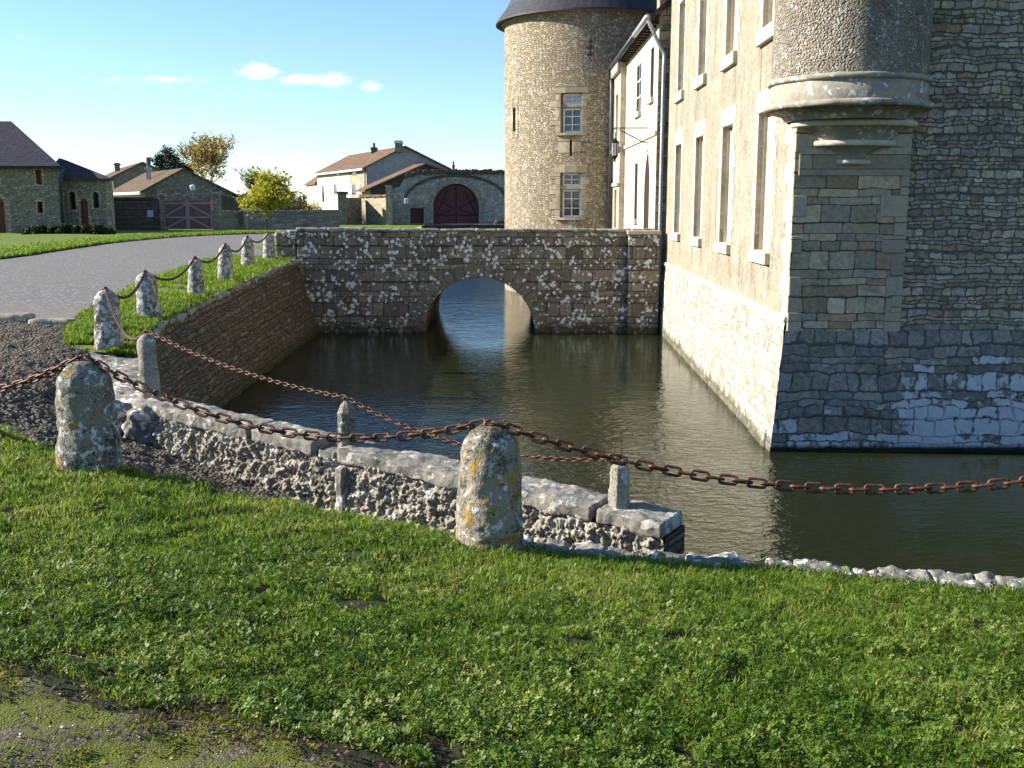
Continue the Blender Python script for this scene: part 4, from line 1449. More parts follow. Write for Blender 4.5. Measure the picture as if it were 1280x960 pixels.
# lit quoins on the facade side of the corner
mb = MB()
z = .08
k = 0
while z < 4.0:
    hh = random.uniform(.22, .34)
    L = .52 if k % 2 else .30
    mb.prism([fac(.004, z + .004, -.010), fac(L, z + .004, -.010), fac(L, z + hh - .004, -.010), fac(.004, z + hh - .004, -.010)], fn_in * .06)
    z += hh
    k += 1
mb.build('corner_quoins', M['trim'], castle, bevel=.01)
# corner turret
TC = Vector((4.83, 15.46, 0))
tr = MB()
tr.lathe([(1.075, 3.40), (1.075, 7.0), (1.075, CT)], TC, 72)
tu = tr.build('turret', M['roughcast'], castle, smooth=True, recalc=False)
def ringpart(name, prof, mat=M['moulding'], amp=.010, seed=0):
    mb = MB()
    flat_ = .72 if prof[-1][1] < 2.98 else 1.0
    def fn(p, a, r, z):
        p = Vector((p.x, TC.y + (p.y - TC.y) * flat_, p.z))
        return p + Vector((math.cos(a), math.sin(a), .3)) * amp * nz(p + Vector((seed, 0, 0)), 5, 4)
    mb.lathe(prof, TC + Vector((.10 if prof[-1][1] < 2.98 else 0, 0, 0)), 96, fn=fn)
    mb.build(name, mat, tu, smooth=True, recalc=False)
def torus_prof(r, z, s, n=8):
    return [(r - s + s * math.cos(-math.pi / 2 + math.pi * i / n), z + s * math.sin(-math.pi / 2 + math.pi * i / n)) for i in range(n + 1)]
ringpart('moulding', [(1.0, 3.36)] + torus_prof(1.135, 3.42, .04) + [(1.05, 3.47)], seed=1)
ringpart('band', [(1.08, 3.10), (1.09, 3.12), (1.085, 3.38), (1.04, 3.39)], seed=2, amp=.006)
ringpart('moulding', [(1.0, 2.99)] + torus_prof(1.175, 3.07, .045) + [(1.05, 3.13)], seed=3)
ringpart('cove', [(.84, 2.88), (.87, 2.92), (.95, 2.98), (1.10, 3.01)], seed=4, amp=.006)
ringpart('moulding', [(.74, 2.79)] + torus_prof(.90, 2.845, .05) + [(.8, 2.90)], M['trim'], seed=5)  # lower rings: sunlit edges put into the colour by paler stone
ringpart('cove', [(.54, 2.60), (.57, 2.64), (.66, 2.74), (.78, 2.80)], seed=6, amp=.006)
ringpart('moulding', [(.4, 2.52)] + torus_prof(.62, 2.57, .042) + [(.5, 2.62)], M['trim'], seed=7)
ringpart('cove', [(.22, 2.34), (.25, 2.38), (.36, 2.48), (.48, 2.53)], seed=8, amp=.006)
ringpart('moulding', [(.1, 2.27)] + torus_prof(.30, 2.31, .036) + [(.2, 2.36)], M['trim'], seed=9)
# plain ashlar of the pilaster head behind the mouldings
mb = MB()
mb.box(FA.x + .06, PILX1 - .02, 15.345, 15.44, 2.12, 2.52)
mb.box(FA.x + .03, PILX1 - .05, 15.349, 15.44, 2.53, 3.02)
mb.build('pilaster_head', M['quoin'], castle, bevel=.01)
# roof
mb = MB()
e = .35
A_, B_, C_, D_ = fac(-.4, CT, -e), fac(FLEN + .2, CT, -e), fac(FLEN + .2, CT, 13.6), fac(-.4, CT, 13.6)
r1, r2 = fac(5, CT + 5.5, 6.6), fac(FLEN - 4, CT + 5.5, 6.6)
mb.mesh([A_, B_, C_, D_, r1, r2], [(0, 1, 5, 4), (1, 2, 5), (2, 3, 4, 5), (3, 0, 4), (0, 3, 2, 1)])
mb.build('roof', M['slate'], castle)
mb = MB()
mb.face([fac(FLEN, -2.4, 0), fac(FLEN, -2.4, 13.5), fac(FLEN, CT, 13.5), fac(FLEN, CT, 0)])
mb.face([(18, EY, -2.4), (18, 29.7, -2.4), (18, 29.7, CT), (18, EY, CT)])
mb.build('rear_wall', M['right_wall'], castle, recalc=False)

# ================================================================== GATEHOUSE
GX, GY0, GY1 = 4.13, 30.45, 41.6
gate = thing('gatehouse', 'cream gatehouse between the castle wing and the round tower', 'gatehouse', (6, 36, -2.4))
def gf(u, v, d):
    return Vector((GX + d, u, v))
EAVE = 6.88
dy0, dy1 = 31.85, 33.05
gh = [(dy0, dy1, .16, 3.30, .03), (34.85, 35.65, 1.15, 3.0, .03), (34.4, 35.6, 4.6, 6.15, .08), (31.4, 32.1, 4.75, 6.2, .06)]
mb = MB()
holed(mb, GY0, GY1, -2.4, EAVE, gh, .3, gf)
mb.build('facade_wall', M['gateplaster'], gate, recalc=False)
mb = MB()
mb.face([(GX, GY0, -2.4), (4.9, GY0, -2.4), (4.9, GY0, CT), (GX, GY0, CT)])
mb.face([(GX, GY0, EAVE), (GX, GY0 + .6, EAVE), (GX, GY0 + .6, CT), (GX, GY0, CT)])
mb.face([(GX, GY0 + .6, EAVE), (4.9, GY0 + .6, EAVE), (4.9, GY0 + .6, CT), (GX, GY0 + .6, CT)])
mb.build('end_wall', M['pilaster'], gate, recalc=False)
mb = MB()
mb.face([gf(dy0, .16, .027), gf(dy1, .16, .027), gf(dy1, 3.3, .027), gf(dy0, 3.3, .027)])
mb.build('door', M['darkdoor'], gate)
# pointed head of the door opening: two corner pieces
mb = MB()
n = 8
for s in (0, 1):
    arcp = []
    W_ = (dy1 - dy0) / 2
    for i in range(n + 1):
        an = (math.pi / 2.6) * i / n
        arcp.append((W_ - (2 * W_ * math.cos(an) - W_), 2.1 + 1.2 * math.sin(an) / math.sin(math.pi / 2.6)))
    poly = [(0, 2.1)] + [(p, min(q, 3.3)) for p, q in arcp] + [(0, 3.3)]
    pts = [gf(dy0 + p if s == 0 else dy1 - p, q, .004) for p, q in poly]
    mb.prism(pts, (.02, 0, 0))
mb.build('door_head', M['gateplaster'], gate)
for (a, c, z0, z1, dp), nm in zip(gh[1:], ('window', 'window', 'window')):
    mb = MB()
    mb.face([gf(a, z0, dp - .01), gf(c, z0, dp - .01), gf(c, z1, dp - .01), gf(a, z1, dp - .01)])
    wo = mb.build('window', M['glass'], gate)
    mb = MB()
    mb.box(GX - .10, GX + .1, a - .12, c + .12, z0 - .14, z0 + .004)
    mb.build('sill', M['trim'], wo, bevel=.01)
    if c - a > 1.0:
        mb = MB()
        for k in range(4):
            zz = lerp(z0, z1, k / 3)
            mb.box(GX + dp - .06, GX + dp - .015, a, c, zz - .02, zz + .02)
        mb.box(GX + dp - .062, GX + dp - .017, (a + c) / 2 - .02, (a + c) / 2 + .02, z0, z1)
        mb.build('frame', M['white'], wo)
# projecting pilaster next to the tower with blind niches
mb = MB()
def pf(u, v, d):
    return Vector((GX - .20 + d, u, v))
ph = [(39.7, 40.6, .75, 2.2), (39.7, 40.6, 4.0, 5.7)]
holed(mb, 38.9, 41.6, DECK - .1, EAVE - .15, ph, .22, pf)
for (a, c, z0, z1) in ph:
    mb.face([pf(a, z0, .215), pf(c, z0, .215), pf(c, z1, .215), pf(a, z1, .215)])
mb.face([(GX - .20, 38.9, DECK - .1), (GX + .02, 38.9, DECK - .1), (GX + .02, 38.9, EAVE - .15), (GX - .20, 38.9, EAVE - .15)])
mb.build('projecting_bay', M['gateplaster'], gate, recalc=False)
for z0, z1, o_ in ((.45, .62, .1), (2.3, 2.45, .08), (3.55, 3.75, .12), (EAVE - .5, EAVE - .15, .14)):
    mb = MB()
    mb.box(GX - .20 - o_, GX - .1, 38.9 - o_ * .5, 41.6, z0, z1)
    mb.build('bay_moulding', M['moulding'], gate, bevel=.03)
# thin string courses on the gatehouse wall
mb = MB()
mb.box(GX - .06, GX + .05, GY0 + .02, 38.88, 3.62, 3.75)
mb.build('string_course', M['trim'], gate, bevel=.02)
# roof with overhanging eave, gutter and downpipe
mb = MB()
mb.prism([(GX - .32, GY0 - .15, EAVE - .06), (GX - .26, GY0 - .15, EAVE - .18), (9, GY0 - .15, EAVE + 4.4), (9, GY0 - .15, EAVE + 4.55)], (0, 42.2 - GY0, 0))
mb.build('roof', M['redslate'], gate)
for k in range(22):
    y = GY0 + .1 + k * .53
    mb = MB()
    mb.box(GX - .24, GX + .1, y, y + .12, EAVE - .22, EAVE - .12)
    mb.build('rafter', M['darkdoor'], gate)
mb = MB()
mb.tube([(GX - .36, 30.2, EAVE - .08), (GX - .36, 33.4, EAVE - .08)], .085, 10)
mb.build('gutter', M['zinc'], gate, smooth=True)
mb = MB()
mb.tube([(GX - .36, 33.4, EAVE - .1), (GX - .36, 42.0, EAVE - .1)], .08, 10)
mb.build('dark_gutter', M['leadpipe'], gate, smooth=True)
mb = MB()
x0 = GX + .14
mb.tube(smoothpath([(GX - .34, 30.25, EAVE - .12), (GX - .28, 30.25, EAVE - .28), (x0 - .12, 30.33, EAVE - .85), (x0, 30.34, EAVE - 1.05), (x0, 30.34, EAVE - 1.4)], 5) + [(x0, 30.34, z) for z in (4, 3, 2, 1, 0, -1.5)], .055, 12)
dp_ = mb.build('downpipe', M['zinc'], gate, smooth=True)
mb = MB()
for z in (3.9, 1.7, -.4):
    mb.lathe([(.055, -.03), (.068, -.03), (.068, .03), (.055, .03)], (x0, 30.34, z), 12)
mb.build('clamps', M['zinc'], dp_)
mb = MB()
mb.tube([(GX - .36, 41.7, EAVE - .15), (GX - .32, 41.3, EAVE - .6), (GX - .32, 41.15, EAVE - .9), (GX - .32, 41.15, DECK)], .06, 10)
mb.build('dark_downpipe', M['leadpipe'], gate, smooth=True)

# lantern on its bracket
LY = 32.4
Lz = P(768, 160, LY).z
Lx = P(769, 160, LY).x
lt = thing('wall_lantern', 'black iron lantern hanging from a wall bracket on the gatehouse', 'lantern', (GX, LY, Lz))
mb = MB()
mb.tube([(GX + .02, LY, Lz), (Lx - .05, LY, Lz)], .018, 6)
mb.tube([(GX + .02, LY, Lz - .42), (GX - .15, LY, Lz - .42), (Lx + .12, LY, Lz - .04)], .018, 6)
mb.tube([(Lx, LY, Lz), (Lx - .06, LY, Lz - .10), (Lx, LY, Lz - .16), (Lx, LY, Lz - .34)], .012, 6)
mb.build('bracket', M['iron'], lt, smooth=True)
mb = MB()
zt = Lz - .42
mb.lathe([(.02, .12), (.05, .08), (.13, .02), (.15, -.01), (.13, -.02)], (Lx, LY, zt), 6)
mb.lathe([(.10, -.40), (.11, -.42), (.07, -.46), (.03, -.52), (.035, -.56), (.0, -.60)], (Lx, LY, zt), 6)
for k in range(6):
    a = math.pi / 3 * k
    mb.tube([(Lx + .12 * math.cos(a), LY + .12 * math.sin(a), zt - .01), (Lx + .095 * math.cos(a), LY + .095 * math.sin(a), zt - .41)], .012, 5)
mb.build('cage', M['iron'], lt)
mb = MB()
mb.lathe([(.108, -.02), (.085, -.40)], (Lx, LY, zt), 6)
mb.build('pane', M['lampglass'], lt)

# ================================================================== ROUND TOWER
TWC = Vector((P(737, 252, 45).x, 45, 0))
TR = 3.62
tw = thing('round_tower', 'tan rubble round tower with dark conical roof behind the bridge', 'tower', (TWC.x, TWC.y, -2.4))
TE = P(737, 11, 41.4).z
def tf(u, v, d):
    a = -math.pi / 2 + u / TR
    return TWC + Vector(((TR - d) * math.cos(a), (TR - d) * math.sin(a), v))
def tu_(px):                             # arc position of a point seen at px
    x = P(px, 252, 45).x - TWC.x
    for _ in range(12):
        a = math.asin(max(-1, min(1, x / TR)))
        Y = 45 - TR * math.cos(a)
        x = P(px, 252, Y).x - TWC.x
    return a * TR
Yw = 41.5
zz = lambda v: P(713, v, Yw).z
wu = tu_(713)
wins = [(wu - .42, wu + .42, zz(166), zz(116), .30), (wu - .42, wu + .42, zz(272), zz(216), .30)]
slit = (wu - .045, wu + .045, zz(195), zz(175), .5)
lu = tu_(643)
lslit = (lu - .12, lu + .12, P(643, 165, 43.5).z, P(643, 135, 43.5).z, .4)
mb = MB()
ub = TR * math.pi
holed(mb, -ub, ub, -2.4, TE + .05, wins + [slit, lslit], .3, tf, .30, 3)
mb.build('tower_wall', M['tower'], tw, smooth=False, recalc=False)
def arcbox(mb, u0, u1, z0, z1, d0, d1, n=3):
    vs = [tf(lerp(u0, u1, i / n), z, d) for d in (d0, d1) for z in (z0, z1) for i in range(n + 1)]
    m_ = n + 1
    fs = []
    for i in range(n):
        fs += [(i, i + 1, m_ + i + 1, m_ + i), (2 * m_ + i, 3 * m_ + i, 3 * m_ + i + 1, 2 * m_ + i + 1),
               (m_ + i, m_ + i + 1, 3 * m_ + i + 1, 3 * m_ + i), (i, 2 * m_ + i, 2 * m_ + i + 1, i + 1)]
    fs += [(0, m_, 3 * m_, 2 * m_), (n, 2 * m_ + n, 3 * m_ + n, m_ + n)]
    mb.mesh(vs, fs)
for wi, (a, c, z0, z1, dp) in enumerate(wins):
    mb = MB()
    mb.face([tf(a, z0, dp - .005), tf(c, z0, dp - .005), tf(c, z1, dp - .005), tf(a, z1, dp - .005)])
    wo = mb.build('window', M['glass'], tw)
    mb = MB()
    arcbox(mb, a - .24, c + .24, z1, z1 + .30, -.05, .3)
    z = z0
    k = 0
    while z < z1 - .02:
        hh = min(.30, z1 - z)
        arcbox(mb, a - (.46 if k % 2 else .22), a, z + .003, z + hh - .003, -.03, .3)
        arcbox(mb, c, c + (.20 if k % 2 else .32), z + .003, z + hh - .003, -.03, .3)
        z += hh
        k += 1
    arcbox(mb, a - .18, c + .18, z0 - .10, z0, -.10, .3)
    arcbox(mb, a, c, lerp(z0, z1, .635), lerp(z0, z1, .635) + .12, .04, .3)
    mb.build('stone_surround', M['quoin'], wo, bevel=.012)
    mb = MB()
    zm = lerp(z0, z1, .635)
    def sash(za, zb, rows):
        d0, d1 = dp - .10, dp - .04
        a2, c2 = a + .02, c - .02
        for x in (a2, c2 - .075):
            arcbox(mb, x, x + .075, za, zb, d0, d1, 1)
        for z in (za, zb - .075):
            arcbox(mb, a2 + .075, c2 - .075, z, z + .075, d0 + .003, d1, 1)
        arcbox(mb, (a + c) / 2 - .02, (a + c) / 2 + .02, za, zb, d0 + .01, d1, 1)
        for r_ in range(1, rows):
            z = lerp(za, zb, r_ / rows)
            arcbox(mb, a2 + .075, c2 - .075, z - .018, z + .018, d0 + .012, d1, 1)
    sash(z0 + .01, zm - .01, 3)
    sash(zm + .13, z1 - .01, 2)
    mb.build('sash', M['white'], wo)
    if wi == 0:
        mb = MB()
        mb.face([tf(a + .08, zm + .2, dp - .03), tf(c - .08, zm + .2, dp - .03), tf(c - .08, z1 - .08, dp - .03), tf(a + .08, z1 - .08, dp - .03)])
        mb.build('pale_pane', M['plaque'], wo)
for q in (slit, lslit):
    mb = MB()
    mb.face([tf(q[0], q[2], q[4] - .01), tf(q[1], q[2], q[4] - .01), tf(q[1], q[3], q[4] - .01), tf(q[0], q[3], q[4] - .01)])
    sl_ = mb.build('slit_opening', M['dark'], tw)
    if q is slit:
        for a_, c_, v0, v1 in ((wu - .50, wu - .05, 192, 173), (wu + .05, wu + .40, 190, 173)):
            mb = MB()
            arcbox(mb, a_, c_, zz(v0), zz(v1), -.015, .2)
            mb.build('slit_stone', M['quoin'], sl_, bevel=.012)
    else:
        for z in np.arange(lslit[2] - .25, lslit[3] + .2, .32):
            for a_, c_ in ((lu - .34, lu - .12), (lu + .12, lu + .30)):
                mb = MB()
                arcbox(mb, a_, c_, z, z + .31, -.02, .2)
                mb.build('slit_stone', M['quoin'], sl_, bevel=.012)
mb = MB()
au = tu_(735)
za = zz(62)
mb.tube([tf(au, za - .36, -.03), tf(au, za + .36, -.03)], .03, 6)
for q in (-.25, .0, .25):
    mb.tube([tf(au - .10, za + q + .05, -.03), tf(au, za + q, -.03), tf(au + .10, za + q + .05, -.03)], .022, 6)
mb.build('iron_anchor', M['iron'], tw)
mb = MB()
mb.lathe([(TR - .05, TE - .10), (TR + .10, TE - .10), (TR + .12, TE + .02), (TR - .05, TE + .10)], TWC, 72)
mb.build('cornice', M['quoin'], tw, smooth=False)
mb = MB()
mb.lathe([(TR - .2, TE + .03), (TR + .36, TE - .06), (TR + .36, TE + .0), (TR - .1, TE + .62), (.05, TE + 7.5)], TWC, 72)
mb.build('roof', M['copper'], tw, smooth=False)

# ================================================================== FARM BUILDINGS BEYOND THE DRIVE
def fbox(mb, u0, u1, vt, Y, depth, zb=-.05, Y1=None):
    """upright wall block: its face spans u0..u1 at distance Y, top at vt"""
    a, c = P(u0, vt, Y), P(u1, vt, Y1 or Y)
    zt = a.z
    mb.prism([(a.x, a.y, zb), (c.x, c.y, zb), (c.x, c.y, zt), (a.x, a.y, zt)], (0, depth, 0))
    return a, c, zt

# ---- stone barn at the left
BY = 60.0
bl, brr = P(-150, 207, BY), P(77, 207, BY)
ez = brr.z
barn = thing('stone_barn', 'big stone barn with steep bluish slate hipped roof at the far left', 'barn', ((bl.x + brr.x) / 2, BY, 0))
def bf(u, v, d):
    return Vector((u, BY + d, v))
def hole_px(u0, u1, v0, v1, Y, d=.25):
    a, c = P(u0, v1, Y), P(u1, v0, Y)
    return (a.x, c.x, a.z, c.z, d)
bh = [hole_px(46, 51.5, 212, 230.5, BY), hole_px(48, 53, 252, 266, BY), hole_px(-12, 5, 253, 293, BY, .4)]
bh[2] = (bh[2][0], bh[2][1], -.02, bh[2][3], .4)
mb = MB()
holed(mb, bl.x, brr.x, -.1, ez, bh, .25, bf)
mb.face([(brr.x, BY, -.1), (brr.x - 6, BY + 10, -.1), (brr.x - 6, BY + 10, ez), (brr.x, BY, ez)])
mb.build('wall', M['farstone'], barn, recalc=False)
for k, h in enumerate(bh):
    mb = MB()
    mb.face([bf(h[0], h[2], h[4] - .04), bf(h[1], h[2], h[4] - .04), bf(h[1], h[3], h[4] - .04), bf(h[0], h[3], h[4] - .04)])
    wo = mb.build('door' if k == 2 else 'window', M['shutter'] if k != 1 else M['dark'], barn)
    mb = MB()
    if k == 2:
        cx_, w_ = (h[0] + h[1]) / 2, (h[1] - h[0]) / 2
        n = 14
        def ar_(r, i):
            an = math.pi * i / n
            return (cx_ + r * math.cos(an), h[3] - .0 + r * .62 * math.sin(an))
        for i in range(n):
            mb.prism([(x, BY - .03, z) for x, z in (ar_(w_, i), ar_(w_ + .35, i), ar_(w_ + .35, i + 1), ar_(w_, i + 1))], (0, .2, 0))
        for s in (-1, 1):
            x0 = cx_ + s * w_
            mb.box(min(x0, x0 + s * .35), max(x0, x0 + s * .35), BY - .03, BY + .1, 0, h[3])
        wb_ = MB()
        wb_.prism([(x, BY - .006, z) for x, z in [ar_(w_ - .01, i) for i in range(n + 1)]], (0, .05, 0))
        wb_.build('arched_top', M['shutter'], wo)
    else:
        for a, c, z0, z1 in ((h[0] - .14, h[0], h[2] - .1, h[3] + .15), (h[1], h[1] + .14, h[2] - .1, h[3] + .15)):
            mb.box(a, c, BY - .025, BY + .1, z0, z1)
        mb.box(h[0], h[1], BY - .03, BY + .1, h[3], h[3] + .2)
        mb.box(h[0], h[1], BY - .05, BY + .1, h[2] - .13, h[2])
    mb.build('frame', M['farwarm'], wo)
mb = MB()
rt = P(14, 151.5, BY + 5)
zz0 = ez - .02
eL, eR, eY0, eY1 = bl.x, brr.x + .12, BY - .4, BY + 10.4
# hipped roof with a slight kick at the eaves
kick = P(60, 190, BY + 1.2)
A0, B0, B1, A1 = Vector((eL, eY0, zz0)), Vector((eR, eY0, zz0)), Vector((eR - 6.5, eY1, zz0)), Vector((eL - 6.5, eY1, zz0))
R0, R1 = Vector((eL, BY + 5, rt.z)), Vector((rt.x, BY + 5, rt.z))
mb.mesh([A0, B0, B1, A1, R0, R1], [(0, 1, 5, 4), (1, 2, 5), (2, 3, 4, 5), (3, 0, 4)])
mb.prism([A0, B0, B0 - Vector((0, 0, .16)), A0 - Vector((0, 0, .16))], (0, .12, 0))
mb.build('roof', M['slate'], barn)
mb = MB()
px_ = P(75.5, 240, BY - .15).x
mb.tube([(px_ + .35, BY - .35, ez - .15), (px_, BY - .14, ez - .7), (px_, BY - .14, 0)], .08, 8)
mb.build('drainpipe', M['leadpipe'], barn, smooth=True)

# ---- small annex
AY = 60.9
al, ar2 = P(78, 223, AY), P(137.5, 223, AY)
az = al.z
annex = thing('annex', 'low stone annex with arched red door and two slit windows beside the barn', 'outbuilding', ((al.x + ar2.x) / 2, AY, 0))
def af(u, v, d):
    return Vector((u, AY + d, v))
ah = [hole_px(88.5, 94, 243, 262, AY), hole_px(117.5, 123, 243, 260, AY), hole_px(103, 109.5, 252, 285, AY)]
mb = MB()
holed(mb, al.x - 1, ar2.x, -.1, az, ah, .25, af)
mb.face([(ar2.x, AY, -.1), (ar2.x - 3.4, AY + 6, -.1), (ar2.x - 3.4, AY + 6, az), (ar2.x, AY, az)])
mb.build('wall', M['farstone'], annex, recalc=False)
for k, h in enumerate(ah):
    mb = MB()
    mb.face([af(h[0], h[2], .2), af(h[1], h[2], .2), af(h[1], h[3], .2), af(h[0], h[3], .2)])
    cx_, w_ = (h[0] + h[1]) / 2, (h[1] - h[0]) / 2
    mb.prism([(cx_ + w_ * math.cos(math.pi * i / 10), AY - .008, h[3] + w_ * math.sin(math.pi * i / 10)) for i in range(11)], (0, .05, 0))
    wo = mb.build('door' if k == 2 else 'window', M['shutter'] if k == 2 else M['dark'], annex)
    mb = MB()
    n = 10
    for i in range(n):
        pts = [(cx_ + r * math.cos(math.pi * j / n), AY - .025, h[3] + r * math.sin(math.pi * j / n)) for r, j in ((w_, i), (w_ + .14, i), (w_ + .14, i + 1), (w_, i + 1))]
        mb.prism(pts, (0, .1, 0))
    mb.box(cx_ - w_ - .14, cx_ - w_, AY - .025, AY + .1, h[2], h[3])
    mb.box(cx_ + w_, cx_ + w_ + .14, AY - .025, AY + .1, h[2], h[3])
    if k < 2:
        mb.box(cx_ - w_ - .1, cx_ + w_ + .1, AY - .04, AY + .1, h[2] - .12, h[2])
    mb.build('frame', M['farwarm'], wo)
mb = MB()
rp = P(79, 199.5, AY + 2.6)
mb.mesh([(al.x - 1.2, AY - .3, az), (ar2.x + .25, AY - .3, az), (ar2.x - 3.2, AY + 6, az), (al.x - 3.2, AY + 6, az), (al.x - 1.2, AY + 2.6, rp.z + .1), (rp.x + .1, AY + 2.6, rp.z)],
        [(0, 1, 5, 4), (1, 2, 5), (2, 3, 4, 5)])
mb.prism([(al.x - .1, AY - .3, az), (ar2.x + .25, AY - .3, az), (ar2.x + .25, AY - .3, az - .14), (al.x - .1, AY - .3, az - .14)], (0, .1, 0))
mb.build('roof', M['redslate'], annex)
mb = MB()
mb.box(ar2.x - .32, ar2.x + .02, AY - .03, AY + .3, -.05, az - .1)
mb.build('quoins', M['farwarm'], annex)

# ---- dark clipped shrubs in front
def leafcloud(name, mat, parent, pts_fn, n, size, flat=.0, origin=None, seed=1, bias=None):
    """n small two-face leaves; pts_fn(rng) gives a centre"""
    r = np.random.default_rng(seed)
    C = np.array([pts_fn(r) for _ in range(n)])
    return leaves(name, mat, parent, C, size, r, flat, origin)
def leaves(name, mat, parent, C, size, r, flat=0.0, origin=None, aspect=.62):
    n = len(C)
    nrm = r.normal(size=(n, 3))
    nrm[:, 2] = nrm[:, 2] * (1 - flat) + flat * 1.6
    nrm /= np.linalg.norm(nrm, axis=1)[:, None]
    t = np.cross(nrm, r.normal(size=(n, 3)))
    t /= np.linalg.norm(t, axis=1)[:, None]
    q = np.cross(nrm, t)
    s = (size * r.uniform(.6, 1.35, n))[:, None]
    V = np.stack([C - t * s * .5, C + q * s * .5 * aspect + nrm * s * .08, C + t * s * .5, C - q * s * .5 * aspect + nrm * s * .08], 1).reshape(-1, 3)
    tint = np.repeat(np.clip(r.beta(2, 2, n), 0, 1), 4)
    return npmesh(name, mat, parent, V, np.arange(n * 4).reshape(n, 4), tint, origin)
def npmesh(name, mat, parent, V, Fq, tint, origin=None):
    me = bpy.data.meshes.new(name)
    o0 = np.array(WORLD[parent.name]) if parent is not None else (np.array(origin) if origin is not None else np.array([V[:, 0].mean(), V[:, 1].mean(), V[:, 2].min()]))
    k = Fq.shape[1]
    me.vertices.add(len(V))
    me.vertices.foreach_set('co', (V - o0).astype(np.float32).ravel())
    me.loops.add(Fq.size)
    me.loops.foreach_set('vertex_index', Fq.astype(np.int32).ravel())
    me.polygons.add(len(Fq))
    me.polygons.foreach_set('loop_start', np.arange(0, Fq.size, k, dtype=np.int32))
    me.update(calc_edges=True)
    at = me.attributes.new('tint', 'FLOAT_COLOR', 'POINT')
    c = np.ones((len(V), 4), np.float32)
    c[:, 0] = c[:, 1] = c[:, 2] = tint
    at.data.foreach_set('color', c.ravel())
    me.materials.append(mat)
    o = bpy.data.objects.new(name, me)
    COL.objects.link(o)
    if parent is not None:
        o.parent = parent
    else:
        o.location = o0
    WORLD[o.name] = Vector(o0)
    return o
SY = 57.2
sx = [P(u, 290, SY).x for u in (36, 60, 84, 108, 132)]
for i, (u, rx, hz, lab) in enumerate(((52, 1.0, .46, 'dark low rounded shrub in front of the barn wall'), (84, 1.05, .55, 'dark low shrub by the barn drainpipe, middle of three'),
                                      (119, 1.0, .5, 'dark low shrub in front of the annex door'))):
    c = P(u, 290, SY)
    t = thing('shrub', lab, 'shrub', (c.x, SY, 0), 'low dark shrubs by the barn')
    def pf_(r, c=c, rx=rx, hz=hz):
        while True:
            q = r.uniform(-1, 1, 3)
            q[2] = abs(q[2])
            d = np.linalg.norm(q)
            if .55 < d < 1 + .12 * math.sin(q[0] * 9 + u):
                return (c.x + q[0] * rx, SY + q[1] * .7, q[2] * hz)
    leafcloud('foliage', M['shrub'], t, pf_, 2200, .16, seed=40 + i)
    mb = MB()
    for k in range(5):
        mb.tube([(c.x + .1 * k - .2, SY, -.05), (c.x + (k - 2) * .22, SY + .1, hz * .6)], [.03, .012], 5)
    mb.build('stem', M['bark'], t)

# ---- farmyard wall and gate
WY = 67.0
fwl = thing('farmyard_wall', 'dark brown stone wall left of the mauve farm gate', 'wall', (P(165, 280, WY).x, WY, 0))
mb = MB(); fbox(mb, 137, 201, 248.5, WY, .5); mb.build('wall_body', M['farbrown'], fwl)
mb = MB(); a_, c_, zt_ = fbox(mb, 136.5, 190, 246.5, WY - .1, .7, zb=P(150, 249, WY).z + .002); mb.build('coping', M['farbrown'], fwl)
pq = P(188, 267, WY)
mb = MB(); mb.box(pq.x - .19, pq.x + .19, WY - .05, WY - .003, pq.z - .21, pq.z + .21)
pl_ = mb.build('sign_plate', M['plaque'], origin=(pq.x, WY, pq.z - .2), bevel=.01)
tag(pl_, 'small pale blue-grey plate fixed to the dark farmyard wall', 'plate')
for i, (u0, u1, vt, lab) in enumerate(((198, 204.5, 243, 'square stone gate pier with lit left edge, beside the dark wall'), (264.5, 273.5, 242, 'square grey stone gate pier between the gate and the board fence'))):
    t = thing('gate_pier', lab, 'gate pier', (P((u0 + u1) / 2, 280, WY).x, WY, 0), 'piers of the farm gate')
    mb = MB(); fbox(mb, u0, u1, vt, WY - .1, .55); mb.build('shaft', M['farstone'], t, bevel=.02)
    mb = MB()
    a, c = P(u0 - .8, vt, WY - .1), P(u1 + .8, vt, WY - .1)
    mb.box(a.x, c.x, WY - .16, WY + .5, a.z - .12, a.z + .06)
    mb.build('cap', M['farwarm'] if i == 0 else M['farstone'], t, bevel=.02)
fg = thing('farm_gate', 'wide mauve wooden double gate with diagonal braces', 'gate', (P(235, 285, WY).x, WY, 0))
ga, gc = P(205, 286.5, WY), P(264, 250.5, WY)
gm = (ga.x + gc.x) / 2
for s in (0, 1):
    x0, x1 = (ga.x, gm - .015) if s == 0 else (gm + .015, gc.x)
    mb = MB(); mb.box(x0, x1, WY + .08, WY + .13, .03, gc.z - .02)
    lf_ = mb.build('leaf', M['gatewood'], fg)
    mb = MB()
    H = gc.z
    for z in (.42 * H, H - .1 * H):
        mb.box(x0, x1, WY + .02, WY + .078, z - .045, z + .045)
    for x in (x0, x1 - .09):
        mb.box(x, x + .09, WY + .024, WY + .077, .03, H)
    outer, inner = (x0 + .1, x1 - .1) if s == 0 else (x1 - .1, x0 + .1)
    for z0, z1 in ((.05, .40 * H), (.46 * H, .86 * H)):
        d = Vector((inner - outer, 0, z1 - z0))
        nn = Vector((-d.z, 0, d.x)).normalized() * .045
        q0, q1 = Vector((outer, WY + .03, z0)), Vector((inner, WY + .03, z1))
        mb.prism([q0 - nn, q1 - nn, q1 + nn, q0 + nn], (0, .045, 0))
    mb.build('brace', M['gatebrace'], lf_)
bfn = thing('board_fence', 'grey vertical board fence above the low wall right of the gate', 'fence', (P(288, 260, 68.5).x, 68.5, 0))
mb = MB()
u = 275
k = 0
